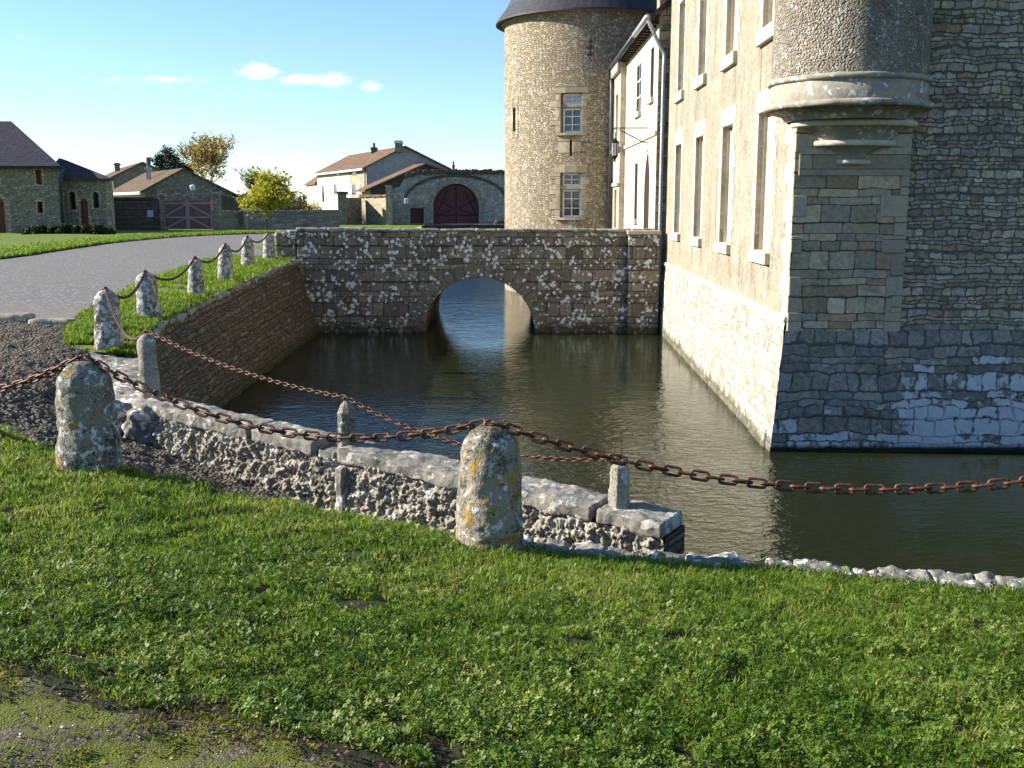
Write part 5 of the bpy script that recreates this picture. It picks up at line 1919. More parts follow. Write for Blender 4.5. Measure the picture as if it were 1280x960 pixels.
while u < 305:
    a, c = P(u, 266, 68.5), P(u + 1.9, 244 + (u - 275) * .18 + random.uniform(-.4, .4), 68.5)
    mb.box(a.x, c.x - .006, 68.5, 68.53 + .004 * (k % 2), .3, c.z)
    u += 2.0
    k += 1
mb.build('boards', M['greywood'], bfn)
mb = MB(); q = P(306, 252, 68.5); mb.box(q.x - .1, q.x + .1, 68.47, 68.65, 0, q.z); mb.build('post', M['farwarm'], bfn)
lw = thing('low_wall', 'long low dark stone wall running behind the small yellow tree', 'wall', (P(345, 280, 66).x, 66, 0))
mb = MB()
def lwl(a, c):
    q = P(lerp(274, 424, a), 265, lerp(67.5, 74, a))
    zt = P(lerp(274, 424, a), lerp(265.5, 264, a) + .35 * nz((a * 60, 0, 0), 1, 3), lerp(67.5, 74, a)).z
    return Vector((q.x, q.y, lerp(-.05, zt, c)))
mb.grid(lwl, 90, 4)
mb.grid(lambda a, c: lwl(a, 1) + Vector((0, .45 * c, 0)), 90, 1)
mb.build('wall_body', M['farstone'], lw, recalc=False)
mb = MB()
for k in range(46):
    p, q = lwl(k / 46 + .001, 1), lwl((k + 1) / 46 - .001, 1)
    mb.rock((p + q) / 2 + Vector((0, .2, .04)), (q - p) / 2, (0, .3, 0), (0, 0, .07), .2, .03, 2, k)
mb.build('coping', M['coping'], lw)

# ---- generic gabled house: gable triangle facing the viewer, body running back along 'back'
def gabled(name, label, cat, eL, eR, apex, back, wall_l, wall_f, roof, over=.35, base=-.05, group=None, eave_trim=None):
    eL, eR, apex, back = Vector(eL), Vector(eR), Vector(apex), Vector(back)
    t = thing(name, label, cat, ((eL.x + eR.x) / 2, (eL.y + eR.y) / 2, 0), group)
    g = lambda p: Vector((p.x, p.y, base))
    mb = MB(); mb.face([g(eL), g(eR), eR, apex, eL]); mb.build('gable_wall', wall_f, t, recalc=False)
    mb = MB(); mb.face([g(eL), eL, eL + back, g(eL + back)]); mb.build('side_wall', wall_l, t, recalc=False)
    mb = MB()
    mb.face([g(eR), eR, eR + back, g(eR + back)])
    mb.face([g(eL + back), g(eR + back), eR + back, apex + back, eL + back])
    mb.build('rear_wall', wall_f, t, recalc=False)
    mb = MB()
    bn = back.normalized() * over * .5
    th = Vector((0, 0, .14))
    for e in (eL, eR):
        dn = (e - apex).normalized() * over
        q = [apex - bn, e + dn - bn, e + dn + back + bn, apex + back + bn]
        L = (e - apex).length
        W_ = back.length
        mb.mesh([p + th for p in q], [(0, 1, 2, 3)], [[(0, L), (0, 0), (W_, 0), (W_, L)]])
        mb.mesh([p for p in q] + [p + th for p in q], [(0, 1, 2, 3), (0, 4, 5, 1), (1, 5, 6, 2), (2, 6, 7, 3)])
    mb.build('roof', roof, t, recalc=False)
    if eave_trim:
        mb = MB()
        dn = (eL - apex).normalized() * over
        q0, q1 = eL + dn * 1.02 + Vector((0, 0, .02)), eL + dn * 1.02 + back + Vector((0, 0, .02))
        mb.tube([q0 - bn, q1 + bn], .10, 6)
        mb.build('gutter', eave_trim, t)
    return t
def chimney(parent, u0, u1, v0, v1, Y, mat, pots=1, capmat=None, potmat=None):
    a, c = P(u0, v1, Y), P(u1, v0, Y)
    mb = MB(); mb.box(a.x, c.x, Y, Y + (c.x - a.x) * 1.2, a.z, c.z)
    o = mb.build('chimney', mat, parent)
    mb = MB(); mb.box(a.x - .08, c.x + .08, Y - .08, Y + (c.x - a.x) * 1.2 + .08, c.z - .22, c.z - .08)
    mb.build('chimney_cap', capmat or mat, o)
    return o
# farm shed behind the gate
eL, eR, ap3 = P(181, 238.5, 70), P(291, 243, 72), P(229, 212.5, 71)
bk = P(137, 238.5, 82) - P(178, 238.5, 70); bk.z = 0
shed = gabled('farm_shed', 'long stone shed behind the mauve gate with brown tile roof', 'shed', eL, eR, ap3, bk, M['farplaster'], M['farstone'], M['oldtile'], eave_trim=M['white'])
o = chimney(shed, 183, 186.3, 208, 224, 75, M['farplaster'])
mb = MB(); q = P(184.6, 208, 75); mb.tube([(q.x, 75.2, q.z - .2), (q.x, 75.2, P(184, 196.5, 75).z)], .16, 8); mb.build('flue', M['leadpipe'], o)
# door and window slots of the white side
mb = MB()
for f0, f1 in ((.30, .40), (.48, .60)):
    p, q = eL + bk * f0, eL + bk * f1
    off = Vector((bk.y, -bk.x, 0)).normalized() * .02
    if off.x > 0: off = -off
    mb.face([Vector((p.x, p.y, 1.4)) + off, Vector((q.x, q.y, 1.4)) + off, Vector((q.x, q.y, eL.z - .5)) + off, Vector((p.x, p.y, eL.z - .5)) + off])
mb.build('openings', M['darkdoor'], shed)
wl = P(241.5, 234.5, 69.6)
yl = thing('yard_light', 'white yard floodlight on a thin pole in front of the shed gable', 'lamp post', (wl.x, 69.6, 0))
mb = MB(); mb.tube([(wl.x, 69.6, -.05), (wl.x, 69.6, wl.z - .2)], .035, 6); mb.build('pole', M['leadpipe'], yl)
mb = MB(); mb.rock((wl.x, 69.5, wl.z), (.15, 0, .05), (0, .12, 0), (-.05, 0, .18), .08, .01, 3, 2, 4); mb.build('lamp_head', M['white'], yl, smooth=True)
# roof behind
eL, eR, ap3 = P(141, 222, 92), P(235, 228, 96), P(178, 204, 94)
bk = P(120, 222, 110) - P(143, 222, 92); bk.z = 0
h2 = gabled('farmhouse', 'farmhouse behind the shed, showing only a pale tiled roof and dark gable', 'house', eL, eR, ap3, bk, M['farstone'], M['farstone'], M['oldtile'])
o = chimney(h2, 143.5, 147.5, 203.5, 214, 100, M['farstone'])
# main lit house
eL, eR, ap3 = P(458, 209, 96), P(566, 214, 100), P(506, 184, 98)
bk = P(396, 213, 116) - P(458, 213, 96); bk.z = 0
house = gabled('country_house', 'large pale plastered house with brown tile roof and shaded gable', 'house', eL, eR, ap3, bk, M['farplaster'], M['shadeplaster'], M['tile'], over=.5, eave_trim=M['white'])
o = chimney(house, 493.8, 502.2, 175.5, 190, 97, M['farstone'], capmat=M['white'])
o = chimney(house, 464, 470.5, 184, 193, 106, M['leadpipe'])
mb = MB(); q = P(467, 183, 106); mb.tube([(q.x, 106.3, q.z - .3), (q.x, 106.3, P(467, 178.5, 106).z)], .14, 6); mb.build('flue', M['leadpipe'], o)
nrm_ = Vector((bk.y, -bk.x, 0)).normalized()
if nrm_.x > 0: nrm_ = -nrm_
def on_side(mb, f0, f1, z0, z1, pr, th=.04):
    p, q = eL + bk * f0, eL + bk * f1
    mb.prism([Vector((p.x, p.y, z0)) + nrm_ * pr, Vector((q.x, q.y, z0)) + nrm_ * pr, Vector((q.x, q.y, z1)) + nrm_ * pr, Vector((p.x, p.y, z1)) + nrm_ * pr], -nrm_ * th)
for f0, f1, z0, z1 in ((.83, .88, P(411, 252, 112).z, P(411, 232, 112).z), (.55, .62, P(425, 242, 107).z, P(425, 230, 107).z), (.18, .26, P(447, 243, 99).z, P(447, 230, 99).z), (.18, .24, P(447, 219, 99).z, P(447, 213, 99).z), (.50, .54, P(425, 219, 106).z, P(425, 215, 106).z)):
    mb = MB(); on_side(mb, f0, f1, z0, z1, .03)
    wo = mb.build('window', M['glass'], house)
    if z1 - z0 > .7:
        mb = MB(); on_side(mb, f0 - (f1 - f0) * .8, f0, z0, z1, .06); on_side(mb, f1, f1 + (f1 - f0) * .8, z0, z1, .06)
        mb.build('shutters', M['paleshutter'], wo)
mb = MB(); on_side(mb, .0, .30, 0, eL.z - .15, .012, .01)
mb.build('bare_stone_bay', M['farwarm'], house)
mb = MB(); q = eL + nrm_ * .1 + bk * .02; mb.tube([q + Vector((0, 0, -.2)), Vector((q.x, q.y, 0))], .07, 6); mb.build('drainpipe', M['zinc'], house)
# small outbuilding left of it
eL2, eR2, ap2 = P(396, 228.5, 122), P(430, 230, 124), P(413, 217, 123)
bk2 = P(383, 228.5, 132) - P(396, 228.5, 122); bk2.z = 0
gabled('cottage', 'small pale cottage just left of the large plastered house', 'cottage', eL2, eR2, ap2, bk2, M['farplaster'], M['farstone'], M['tile'])
# tiled lean-to in front of the house
eL3, eR3, ap3 = P(463, 236, 88.5), P(590, 226, 92), P(531, 206, 90)
bk3 = P(452, 237, 92.5) - P(463, 237, 88.5); bk3.z = 0
gabled('outhouse', 'low outhouse with orange tile roof between the house and gate wall', 'outhouse', eL3, eR3, ap3, bk3, M['farplaster'], M['farbrown'], M['tile'], over=.6)
mb = MB()

# ---- walls left of the great gate
t = thing('court_wall', 'court wall with dark shaded pier and sunlit rubble stretch', 'wall', (P(455, 270, 84).x, 84, 0))
mb = MB(); fbox(mb, 423, 450.5, 247, 83, .5, Y1=86); mb.build('shaded_wall', M['farstone'], t)
mb = MB(); fbox(mb, 422, 431, 243, 82.6, .9); mb.build('pier', M['farstone'], t)
mb = MB(); a = P(421.3, 243, 82.5); c = P(432.5, 243, 82.5); mb.box(a.x, c.x, 82.45, 83.6, a.z, a.z + .22); mb.build('pier_cap', M['farbrown'], t)
mb = MB()
a, c = P(450, 247, 87.5), P(485, 247, 82.2)
mb.prism([(a.x, a.y, 0), (c.x, c.y, 0), (c.x, c.y, a.z), (a.x, a.y, a.z)], (.3, .4, 0)); mb.build('sunlit_wall', M['farwarm'], t)
mb = MB()
n = 16
for i in range(n):
    p, q = a.lerp(c, i / n), a.lerp(c, (i + 1) / n); p.z = q.z = a.z
    mb.rock((p + q) / 2 + Vector((.12, .2, .1)), (q - p) / 2, Vector((.2, .3, 0)), (0, 0, .12), .12, .06, 2, i)
mb.build('tile_coping', M['oldtile'], t)
mb = MB(); fbox(mb, 482, 488.5, 234, 82, .8); mb.build('end_pier', M['farwarm'], t)
mb = MB(); a = P(481.5, 234, 81.9); c = P(489.2, 234, 81.9); mb.box(a.x, c.x, 81.9, 82.9, a.z, a.z + .18); mb.build('end_pier_cap', M['farwarm'], t)

# ---- great gate wall
KY = 85.0
gw = thing('gate_wall', 'grey stone wall with a great arched burgundy gate and tile coping', 'gate wall', (P(565, 280, KY).x, KY, 0))
kx = lambda u: P(u, 252, KY).x
kz = lambda v: P(570, v, KY).z
gc_, gr = kx(570), (kx(599) - kx(541.5)) / 2
gtop = kz(229.5)
gsp = gtop - gr                               # springing of the arch
xl, xr = kx(488), kx(640)
mb = MB()
n = 26
archp = [(gc_ + gr * math.cos(math.pi * i / n), gsp + gr * math.sin(math.pi * i / n)) for i in range(n + 1)]
def topz(x):
    return float(np.interp(x, [xl, kx(500), kx(508), kx(522), xr], [kz(237), kz(233), kz(220), kz(216), kz(216)]))
sdx0, sdx1, sdz = kx(512.5), kx(529.5), kz(260)
xs_ = sorted({xl, xr, gc_ - gr, gc_ + gr, sdx0, sdx1, kx(500), kx(508), kx(522), *[q[0] for q in archp]})
for a, c in zip(xs_, xs_[1:]):
    mid = (a + c) / 2
    def zl_(x):
        if gc_ - gr < mid < gc_ + gr:
            return gsp + math.sqrt(max(0, gr * gr - (x - gc_) ** 2))
        if sdx0 < mid < sdx1:
            return sdz
        return -.05
    mb.face([(a, KY, zl_(a)), (c, KY, zl_(c)), (c, KY, topz(c)), (a, KY, topz(a))])
for (x0, z0), (x1, z1) in zip([(gc_ + gr, 0)] + archp + [(gc_ - gr, 0)], (archp + [(gc_ - gr, 0)])):
    mb.face([(x0, KY, z0), (x1, KY, z1), (x1, KY + .5, z1), (x0, KY + .5, z0)])
mb.face([(sdx0, KY, 0), (sdx0, KY, sdz), (sdx0, KY + .4, sdz), (sdx0, KY + .4, 0)])
mb.face([(sdx1, KY, 0), (sdx1, KY, sdz), (sdx1, KY + .4, sdz), (sdx1, KY + .4, 0)])
mb.face([(sdx0, KY, sdz), (sdx1, KY, sdz), (sdx1, KY + .4, sdz), (sdx0, KY + .4, sdz)])
mb.face([(xl, KY, 0), (xl, KY + .7, 0), (xl, KY + .7, topz(xl)), (xl, KY, topz(xl))])
mb.build('wall_body', M['gatestone'], gw, recalc=False)
def ring(mb, r0, r1, pr, th, n=24, a0=0, a1=math.pi, legs=True):
    for i in range(n):
        p, q = lerp(a0, a1, i / n) + .006, lerp(a0, a1, (i + 1) / n) - .006
        mb.prism([(gc_ + r * math.cos(an), KY - pr, gsp + r * math.sin(an)) for r, an in ((r0, p), (r1, p), (r1, q), (r0, q))], (0, th, 0))
    if legs:
        for s in (-1, 1):
            x0, x1 = sorted((gc_ + s * r0, gc_ + s * r1))
            mb.box(x0, x1, KY - pr, KY - pr + th, 0, gsp)
mb = MB(); ring(mb, gr - .01, gr + .42, .03, .2); mb.build('arch_surround', M['farwarm'], gw)
mb = MB()
rr0 = kx(632) - gc_
# flatter relieving arch above, as a thin dark drip band
n = 30
for i in range(n):
    p, q = math.pi * i / n, math.pi * (i + 1) / n
    zc = kz(252)
    hh = kz(221) - zc
    f = lambda an, k: (gc_ + (rr0 + k) * math.cos(an), KY - .08, zc + (hh + k) * math.sin(an))
    mb.prism([f(p, 0), f(p, .22), f(q, .22), f(q, 0)], (0, .15, 0))
mb.build('relieving_arch', M['farbrown'], gw)
mb = MB()
mb.prism([(x, KY + .28, z) for x, z in [(gc_ + gr, 0)] + archp + [(gc_ - gr, 0)]], (0, .08, 0))
gd = mb.build('great_door', M['burgundy'], gw)
mb = MB()
mb.box(gc_ - .025, gc_ + .025, KY + .24, KY + .277, 0, gtop - .02)
mb.box(gc_ - gr + .1, gc_ + gr - .1, KY + .245, KY + .276, .62, .70)
for s in (-1, 1):
    for a0, b0, a1, b1 in ((.10, 1.2, .86, .62), (.10, 1.2, .80, 1.9), (.86, .70, .40, 2.6)):
        p0_, p1_ = Vector((gc_ + s * gr * a0, KY + .25, b0)), Vector((gc_ + s * gr * a1, KY + .25, b1))
        d = (p1_ - p0_).normalized(); nn = Vector((-d.z, 0, d.x)) * .035
        mb.prism([p0_ - nn, p1_ - nn, p1_ + nn, p0_ + nn], (0, .02, 0))
mb.build('straps', M['iron'], gd)
mb = MB(); mb.box(sdx0, sdx1, KY + .25, KY + .32, 0, sdz); mb.build('side_door', M['burgundy'], gw)
mb = MB(); mb.box(sdx0 - .2, sdx1 + .25, KY - .04, KY + .1, sdz, sdz + .3); mb.box(sdx1, sdx1 + .25, KY - .04, KY + .1, 0, sdz); mb.build('side_door_lintel', M['farwarm'], gw)
mb = MB()
for k in range(64):
    x = lerp(kx(506), xr, k / 64)
    z = topz(x) + .02
    mb.rock((x + .08, KY + .3, z + .05 + random.uniform(-.05, .05)), (.09, 0, random.uniform(-.02, .02)), (0, .5, 0), (0, 0, random.uniform(.12, .2)), .14, .07, 3, k)
mb.build('tile_coping', M['oldtile'], gw)
mb = MB()
fx, fz = kx(567), kz(214)
mb.lathe([(.0, 0), (.22, .0), (.2, .12), (.09, .2), (.12, .35), (.13, .45), (.05, .56), (.09, .66), (.03, .78), (.0, .9)], (fx, KY + .3, fz), 12)
mb.build('finial', M['farbrown'], gw, smooth=True)
mb = MB(); q = P(508, 251, KY - .1); mb.box(q.x - .16, q.x + .16, KY - .25, KY - .004, q.z - .25, q.z + .2)
tag(mb.build('wall_lamp', M['white'], bevel=.05), 'small white box lamp on the wall left of the great gate', 'wall lamp')
for u, lab in ((533.5, 'small blue plaque between the low side door and the great gate'), (604, 'small blue plaque right of the great gate, near the round tower')):
    q = P(u, 268.5, KY - .1)
    mb = MB(); mb.prism([(q.x - .2, KY - .06, q.z - .12), (q.x + .14, KY - .06, q.z - .12), (q.x + .22, KY - .06, q.z + .05), (q.x + .05, KY - .06, q.z + .16), (q.x - .16, KY - .06, q.z + .08)], (0, .05, 0))
    tag(mb.build('blue_plaque', M['blueplaque']), lab, 'plaque', 'blue plaques on the gate wall')
mb = MB(); q = P(626, 275, KY - 1); mb.rock((q.x, KY - 1, q.z - .3), (.5, 0, 0), (0, .4, 0), (0, 0, .3), .2, .08, 2, 5)
tag(mb.build('stone_bench', M['farbrown']), 'low dark stone block beside the tower at the great gate', 'stone block')

# ---- trees
def tree(name, label, cat, u, Y, vtop, spread, base_h, seed, leafmat, nleaf, lsize, barkr=.14, depth=4, up=.55, leaf_bias=None, leaf_from=2, twig=True, group=None):
    r = random.Random(seed)
    x0 = P(u, 252, Y).x
    H = P(u, vtop, Y).z
    t = thing(name, label, cat, (x0, Y, 0), group)
    mb = MB()
    tips = []
    def grow(p, d, L, rad, lev):
        pts, rs = [p], [rad]
        q = p
        n = 4
        for i in range(n):
            d = (d + Vector((r.uniform(-1, 1), r.uniform(-1, 1), r.uniform(-.4, 1) * up)) * .20).normalized()
            q = q + d * (L / n)
            pts.append(q)
            rs.append(max(.008 if Y < 70 else .016, rad * (1 - .45 * (i + 1) / n)))
            if lev >= leaf_from:
                tips.append(q)
        mb.tube(pts, rs, 6 if lev < 2 else 4, cap=False)
        if lev < depth:
            k = r.randint(3, 4) if lev > 0 else r.randint(4, 6)
            for i in range(k):
                s = r.uniform(.35, 1.0) if lev else r.uniform(.45, 1.0)
                b_ = pts[min(n, max(1, int(round(s * n))))]
                a = 2 * math.pi * (i + r.random()) / k
                w_ = r.uniform(.55, 1.05)
                nd = (d * .9 + Vector((math.cos(a), math.sin(a), 0)) * w_ * spread + Vector((0, 0, up * .5))).normalized()
                grow(b_, nd, L * r.uniform(.58, .78), rs[-1] * r.uniform(.55, .75), lev + 1)
    grow(Vector((x0, Y, -.1)), Vector((0, 0, 1)), base_h, barkr, 0)
    zmax = max(p.z for p in tips)
    sc = H / zmax
    for p in mb.v:
        p.z *= sc
    mb.build('trunk', M['bark'], t, recalc=False)
    nr = np.random.default_rng(seed)
    T = np.array([(p.x, p.y, p.z * sc) for p in tips])
    wt = np.ones(len(T)) if leaf_bias is None else np.clip(np.array([leaf_bias((p[0] - x0), p[2] / H) for p in T]), .001, 1)
    # leaves gather in clumps round the twig ends
    idx = nr.choice(len(T), nleaf, p=wt / wt.sum())
    C = T[idx] + nr.normal(size=(nleaf, 3)) * lsize * 1.1
    leaves('crown', leafmat, t, C, lsize, nr, .1)
    return t
tree('bare_tree', 'large half-bare autumn tree with brown-yellow leaves behind the shed', 'tree', 264, 88, 160, 1.25, 2.7, 11, M['brownleaf'], 3300, .19, .17, 5, .55, lambda x, h: .25 + .75 * (x > -1.0) * (h < .93))
tree('yellow_tree', 'small round tree with yellow-green leaves in front of the low wall', 'tree', 331, 61, 215, .60, 2.3, 9, M['yellowleaf'], 2300, .20, .055, 4, .35, lambda x, h: .3 + .7 * (h > .4))
tree('bare_tree', 'thin bare grey tree behind the small yellow tree', 'tree', 325, 84, 206, .8, 2.4, 23, M['brownleaf'], 60, .12, .08, 5, .6)
tree('bare_tree', 'distant bare twiggy tree far left of the cottage', 'tree', 366, 150, 236, .9, 1.4, 31, M['brownleaf'], 120, .25, .1, 4, .5)
# conifers
for u, Y, vt, wd, hh, sd_, lab in ((208, 98, 184, 1.15, 2.4, 3, 'dark bushy conifer showing above the shed roof'), (222, 97, 203, 1.3, 1.4, 8, 'low dark conifer right of the bushy one, touching the shed ridge')):
    c = P(u, vt, Y)
    t = thing('conifer', lab, 'conifer', (c.x, Y, 0), 'dark conifers behind the shed')
    mb = MB(); mb.tube([(c.x, Y, -.05), (c.x + .1, Y, c.z * .6), (c.x, Y, c.z - .2)], [.2, .14, .03], 7)
    rr = random.Random(sd_)
    lob = []
    for k in range(26):
        zc = c.z - .2 - rr.random() ** .8 * hh
        f = min(1, (c.z - zc) / (hh * .55))
        a = rr.uniform(0, 6.28)
        q = Vector((c.x + math.cos(a) * wd * f * .75, Y + math.sin(a) * wd * f * .75, zc))
        lob.append(q)
        mb.tube([(c.x, Y, zc - .25), q], [.04, .015], 4, cap=False)
    mb.build('trunk', M['bark'], t, recalc=False)
    nr = np.random.default_rng(sd_)
    L_ = np.array([tuple(q) for q in lob])
    C = L_[nr.integers(0, len(L_), 5200)] + nr.normal(size=(5200, 3)) * np.array([.30, .30, .22])
    leaves('crown', M['needle'], t, C, .22, nr, .3, aspect=.5)
# brown hedge and bushes beyond the low wall
for i, (u, Y, w_, h_, lab, mt) in enumerate(((345, 92, 1.5, 1.9, 'reddish brown bush behind the low wall, left of the others', 'hedge'), (360, 98, 1.6, 1.7, 'reddish brown bush in the middle of the row behind the low wall', 'hedge'),
                                         (377, 100, 1.6, 1.85, 'brown leafless bush nearest to the cottage', 'hedge'), (391, 105, 1.3, 1.9, 'pale dry bush in front of the cottage wall', 'brownleaf'))):
    c = P(u, 262, Y)
    t = thing('bush', lab, 'bush', (c.x, Y, 0), 'bushes behind the low wall')
    def pf2(r, c=c, w_=w_, h_=h_, Y=Y):
        while True:
            q = r.uniform(-1, 1, 3); q[2] = abs(q[2])
            if np.linalg.norm(q) < 1 - .2 * r.random():
                return (c.x + q[0] * w_, Y + q[1] * .8, q[2] * h_)
    leafcloud('foliage', M[mt], t, pf2, 1300, .17, seed=70 + i)
    mb = MB()
    for k in range(6):
        mb.tube([(c.x + .1 * k - .25, Y, -.05), (c.x + (k - 2.5) * .4, Y + .1, h_ * .85)], [.04, .012], 4)
    mb.build('stem', M['bark'], t)
# far hills and a far-off belt of trees
mb = MB()
nh = 160
def hill(a, c):
    an = lerp(-1.2, 1.2, a)
    d = 1500 + 500 * c
    h = (9 + 7 * math.sin(a * 9) + 5 * math.sin(a * 23 + 1)) * (1 if c > .4 else 0) + 4 * c
    return Vector((math.sin(an) * d, math.cos(an) * d, -1 + h))
mb.grid(hill, nh, 4)
structure(mb.build('hills', M['hill'], smooth=True, recalc=False), label='low bluish hills on the horizon', cat='hills')
def belt(r):
    u = r.uniform(-200, 700)
    Y = r.uniform(240, 270)
    c = P(u, 252, Y)
    h = 2.6 + .8 * math.sin(u * .05) + .7 * math.sin(u * .17)
    return (c.x, Y, r.uniform(0, 1) ** .8 * h)
o = leafcloud('far_trees', M['hedge'], None, belt, 9000, .9, seed=91)
structure(o, 'stuff', 'hazy belt of far-off trees along the horizon', 'trees')

# ================================================================== GRASS, CLOVER, MOSS
def blades(name, mat, X, Y, Z, h, wd, r, lean=.5, bend=.35, dry=.04, shift=0.0):
    n = len(X)
    az = r.uniform(0, 2 * np.pi, n)
    ln = r.uniform(.05, 1, n) * lean
    dx, dy = np.cos(az) * ln, np.sin(az) * ln
    wx, wy = -np.sin(az + r.normal(0, .6, n)), np.cos(az + r.normal(0, .6, n))
    hw = wd / 2
    base = np.stack([X, Y, Z - .004], 1)
    side = np.stack([wx, wy, np.zeros(n)], 1)
    mid = base + np.stack([dx * h * .45, dy * h * .45, h * .6], 1)
    tip = base + np.stack([dx * h * (1 + bend), dy * h * (1 + bend), h * (1.0 - .35 * ln)], 1)
    V = np.stack([base - side * hw[:, None], base + side * hw[:, None], mid + side * hw[:, None] * .8, mid - side * hw[:, None] * .8, tip + side * hw[:, None] * .08, tip - side * hw[:, None] * .08], 1).reshape(-1, 3)
    i = np.arange(n)[:, None] * 6
    Fq = np.concatenate([i + np.array([[0, 1, 2, 3]]), i + np.array([[3, 2, 4, 5]])], 0)
    tn = np.clip(r.beta(2.2, 3.0, n) + shift, 0, .92)
    tn = np.where(r.random(n) < dry, r.uniform(.85, 1, n), tn)
    tint = np.repeat(tn, 6)
    return npmesh(name, mat, None, V, Fq, tint, origin=(0, 4, -.2))
def patch_noise(x, y, s, seed):
    """cheap smooth value noise on arrays"""
    r = np.random.default_rng(seed)
    tb = r.random((64, 64))
    X, Y = x * s, y * s
    xi, yi = np.floor(X).astype(int), np.floor(Y).astype(int)
    fx, fy = X - xi, Y - yi
    fx, fy = fx * fx * (3 - 2 * fx), fy * fy * (3 - 2 * fy)
    g = lambda a, c: tb[a % 64, c % 64]
    return (g(xi, yi) * (1 - fx) + g(xi + 1, yi) * fx) * (1 - fy) + (g(xi, yi + 1) * (1 - fx) + g(xi + 1, yi + 1) * fx) * fy
def lawn_points(n, r, ymin=1.7):
    Y = ymin + (8.4 - ymin) * r.random(n * 3) ** 1.25
    X = (r.random(n * 3) * 2 - 1) * (.58 * Y + 1.0)
    ye, _ = lawn_edge(X)
    side = path_side(X, Y)
    keep = (Y < ye + .05 + .08 * (patch_noise(X, Y, 5, 3) - .4)) & (side > .03 + .10 * patch_noise(X, Y, 7, 5))
    keep &= ~(((X + 2.845) ** 2 + (Y - 6.82) ** 2 < .2 ** 2) | ((X + .135) ** 2 + (Y - 5.98) ** 2 < .2 ** 2))
    X, Y = X[keep][:n], Y[keep][:n]
    return X, Y
r = np.random.default_rng(101)
X, Y = lawn_points(330000, r)
cl_ = patch_noise(X, Y, 1.4, 1) * .6 + patch_noise(X, Y, 4.5, 2) * .4
far = np.clip((Y - 3.0) / 3.0, 0, 1)
# more grass far and in patches; clover near
keep = r.random(len(X)) < np.clip(.34 + .6 * far + (cl_ - .5) * .9, .14, 1)
hole_n = patch_noise(X, Y, 4.6, 9) * .45 + patch_noise(X, Y, 13, 11) * .55
keep &= (hole_n > .24)
X, Y = X[keep], Y[keep]
Z = lawn_z(X, Y)
n = len(X)
hs = (.024 + .036 * r.random(n) ** 1.6) * (.5 + .6 * patch_noise(X, Y, 1.1, 4) + .6 * patch_noise(X, Y, 7, 41)) * (.8 + .4 * np.clip((Y - 4) / 2, 0, 1))
o = blades('lawn_grass', M['grass'], X, Y, Z, hs, .0034 + .0026 * r.random(n), r, 1.0, dry=.06, shift=(patch_noise(X, Y, 1.9, 51) * .6 + patch_noise(X, Y, 6, 52) * .4 - .5) * 1.0)
structure(o, 'stuff', 'short green grass of the foreground lawn', 'grass')
# clover and small weeds
X, Y = lawn_points(125000, r)
cl_ = patch_noise(X, Y, 1.4, 1) * .6 + patch_noise(X, Y, 4.5, 2) * .4
near = np.clip((5.6 - Y) / 2.6, 0, 1)
hole_n = patch_noise(X, Y, 4.6, 9) * .45 + patch_noise(X, Y, 13, 11) * .55
keep = (r.random(len(X)) < np.clip(.10 + .75 * near + (.5 - cl_) * .8, .05, 1)) & (hole_n > .27)
X, Y = X[keep], Y[keep]
n = len(X)
Z = lawn_z(X, Y) + .004 + .040 * r.random(n) ** 1.2 * (.3 + 1.0 * patch_noise(X, Y, 6, 6)) + .030 * patch_noise(X, Y, 11, 61)
a0 = r.uniform(0, 2 * np.pi, n)
sz = .0058 + .0065 * r.random(n) ** 1.6
tx, ty = r.normal(0, .5, n), r.normal(0, .5, n)
Vs, tint_ = [], []
tn = np.clip(r.beta(2, 2.6, n) + (patch_noise(X, Y, 2.4, 53) * .5 + patch_noise(X, Y, 8, 54) * .5 - .5) * .8, 0, 1)
for k in range(3):
    a = a0 + k * 2.094 + r.normal(0, .15, n)
    ca, sa = np.cos(a), np.sin(a)
    def pt(rad, off, up):
        px, py = X + ca * rad * sz - sa * off * sz, Y + sa * rad * sz + ca * off * sz
        return np.stack([px, py, Z + tx * (px - X) + ty * (py - Y) + up * sz], 1)
    Vs.append(np.stack([pt(.05, 0, 0), pt(.75, -.58, .22), pt(1.22, -.30, .12), pt(1.10, 0, .0), pt(1.22, .30, .12), pt(.75, .58, .22)], 1))
    tint_.append(np.clip(tn + r.normal(0, .08, n), 0, 1))
V = np.concatenate(Vs, 0).reshape(-1, 3)
i = np.arange(3 * n)[:, None] * 6
Fq = np.concatenate([i + np.array([[0, 1, 2, 3]]), i + np.array([[0, 3, 4, 5]])], 0)
o = npmesh('clover', M['clover'], None, V, Fq, np.repeat(np.concatenate(tint_), 6), origin=(0, 4, -.2))
structure(o, 'stuff', 'clover leaves spread through the foreground lawn', 'clover')
# moss on the path
nm = 110000
Y = 1.4 + 3.2 * r.random(nm)
X = -4.2 + 5.2 * r.random(nm)
sd2 = path_side(X, Y)
pnz = patch_noise(X, Y, 3.2, 21) * .5 + patch_noise(X, Y, 9, 22) * .3 + patch_noise(X, Y, 24, 23) * .2
keep = (sd2 < .05) & (sd2 > -1.8) & (pnz > .46)
X, Y = X[keep], Y[keep]
n = len(X)
o = blades('path_moss', M['moss'], X, Y, lawn_z(X, Y) + .010, .006 + .010 * r.random(n), .004 + .003 * r.random(n), r, 1.4)
structure(o, 'stuff', 'bright moss cushions on the gravel path', 'moss')
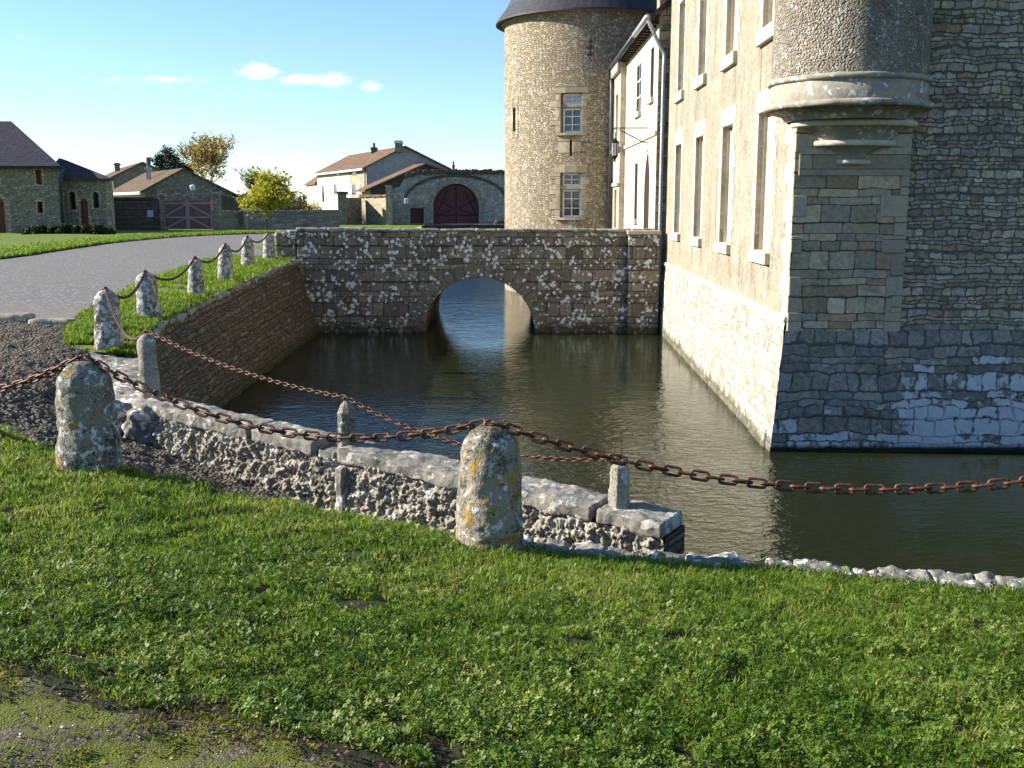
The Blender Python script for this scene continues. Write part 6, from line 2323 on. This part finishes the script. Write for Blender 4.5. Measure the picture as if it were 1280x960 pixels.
# dead leaves and bits along the edge of the path
nd = 4200
s = r.uniform(-2.5, 3.2, nd)
dd = np.abs(r.normal(0, .09, nd)) * np.where(r.random(nd) < .75, 1.4, -.8)
X, Y = PA.x + pdv.x * s + pn.x * dd, PA.y + pdv.y * s + pn.y * dd
C = np.stack([X, Y, lawn_z(X, Y) + .012 + .018 * r.random(nd)], 1)
xs2, ys2 = lawn_points(1500, r)
C = np.concatenate([C, np.stack([xs2, ys2, lawn_z(xs2, ys2) + .03 + .02 * r.random(len(xs2))], 1)], 0)
o = leaves('leaf_litter', M['deadleaf'], None, C, .017, r, .5, origin=(0, 4, -.2), aspect=.42)
structure(o, 'stuff', 'dead brown leaves scattered along the edge of the path', 'leaves')
# pebbles on the path
npb = 900
s = r.uniform(-2.6, 2.6, npb)
dd = -np.abs(r.normal(0, .8, npb)) + .05
X, Y = PA.x + pdv.x * s + pn.x * dd, PA.y + pdv.y * s + pn.y * dd
rad = .003 + .006 * r.random(npb) ** 3
oct_ = np.array([(1, 0, 0), (-1, 0, 0), (0, 1, 0), (0, -1, 0), (0, 0, .75), (0, 0, -.75)], float)
C = np.stack([X, Y, lawn_z(X, Y) + .008], 1)
V = (C[:, None, :] + oct_[None] * rad[:, None, None] * r.uniform(.7, 1.3, (npb, 6, 1))).reshape(-1, 3)
i = np.arange(npb)[:, None] * 6
Fq = np.concatenate([i + np.array([t_]) for t_ in ((0, 2, 4), (2, 1, 4), (1, 3, 4), (3, 0, 4), (2, 0, 5), (1, 2, 5), (3, 1, 5), (0, 3, 5))], 0)
o = npmesh('pebbles', M['edge_stone'], None, V, Fq, np.repeat(r.random(npb), 6), origin=(0, 4, -.2))
structure(o, 'stuff', 'small loose pebbles on the gravel path', 'pebbles')
# grass of the verge, with thicker tufts along the wall
nv_ = 52000
A, Cc = r.random(nv_), r.random(nv_) * 1.02 - .01
tab = np.array([[tuple(verge_pt(a, c)) for c in np.linspace(0, 1, 17)] for a in np.linspace(0, 1, 121)])
def verge_xyz(A, Cc):
    u, v = np.clip(A, 0, 1) * 120, np.clip(Cc, 0, 1) * 16
    i, j = np.minimum(u.astype(int), 119), np.minimum(v.astype(int), 15)
    fu_, fv_ = (u - i)[:, None], (v - j)[:, None]
    return (tab[i, j] * (1 - fu_) + tab[i + 1, j] * fu_) * (1 - fv_) + (tab[i, j + 1] * (1 - fu_) + tab[i + 1, j + 1] * fu_) * fv_
Q = verge_xyz(A ** .85, Cc)
pz = patch_noise(Q[:, 0], Q[:, 1], 1.3, 31) * .6 + patch_noise(Q[:, 0], Q[:, 1], 4, 32) * .4
edge_ = np.clip(Cc / .10, 0, 1)
keep = (pz > .24) & (r.random(nv_) < .15 + .85 * edge_)
Q, pz = Q[keep], pz[keep]
n = len(Q)
o = blades('verge_grass', M['grass'], Q[:, 0], Q[:, 1], Q[:, 2], (.05 + .08 * r.random(n) ** 1.5) * (.6 + .8 * pz), .010 + .008 * r.random(n), r, .8)
structure(o, 'stuff', 'grass growing round the verge bollards', 'grass')
# grass on the far lawn where it meets the drive: short ragged fringe
A_s = smoothpath(ROADL, 8)
nf = 26000
tq = r.random(nf)
pp = np.array([tuple(polyline(A_s, t_)) for t_ in tq])
off = np.abs(r.normal(0, 1.2, nf))
o = blades('fringe_grass', M['grass'], pp[:, 0] - .1 - off * .8, pp[:, 1] + off * .6, pp[:, 2] + .02, .10 + .08 * r.random(nf), .03 + .02 * r.random(nf), r, .7)
structure(o, 'stuff', 'ragged grass fringe along the far side of the drive', 'grass')
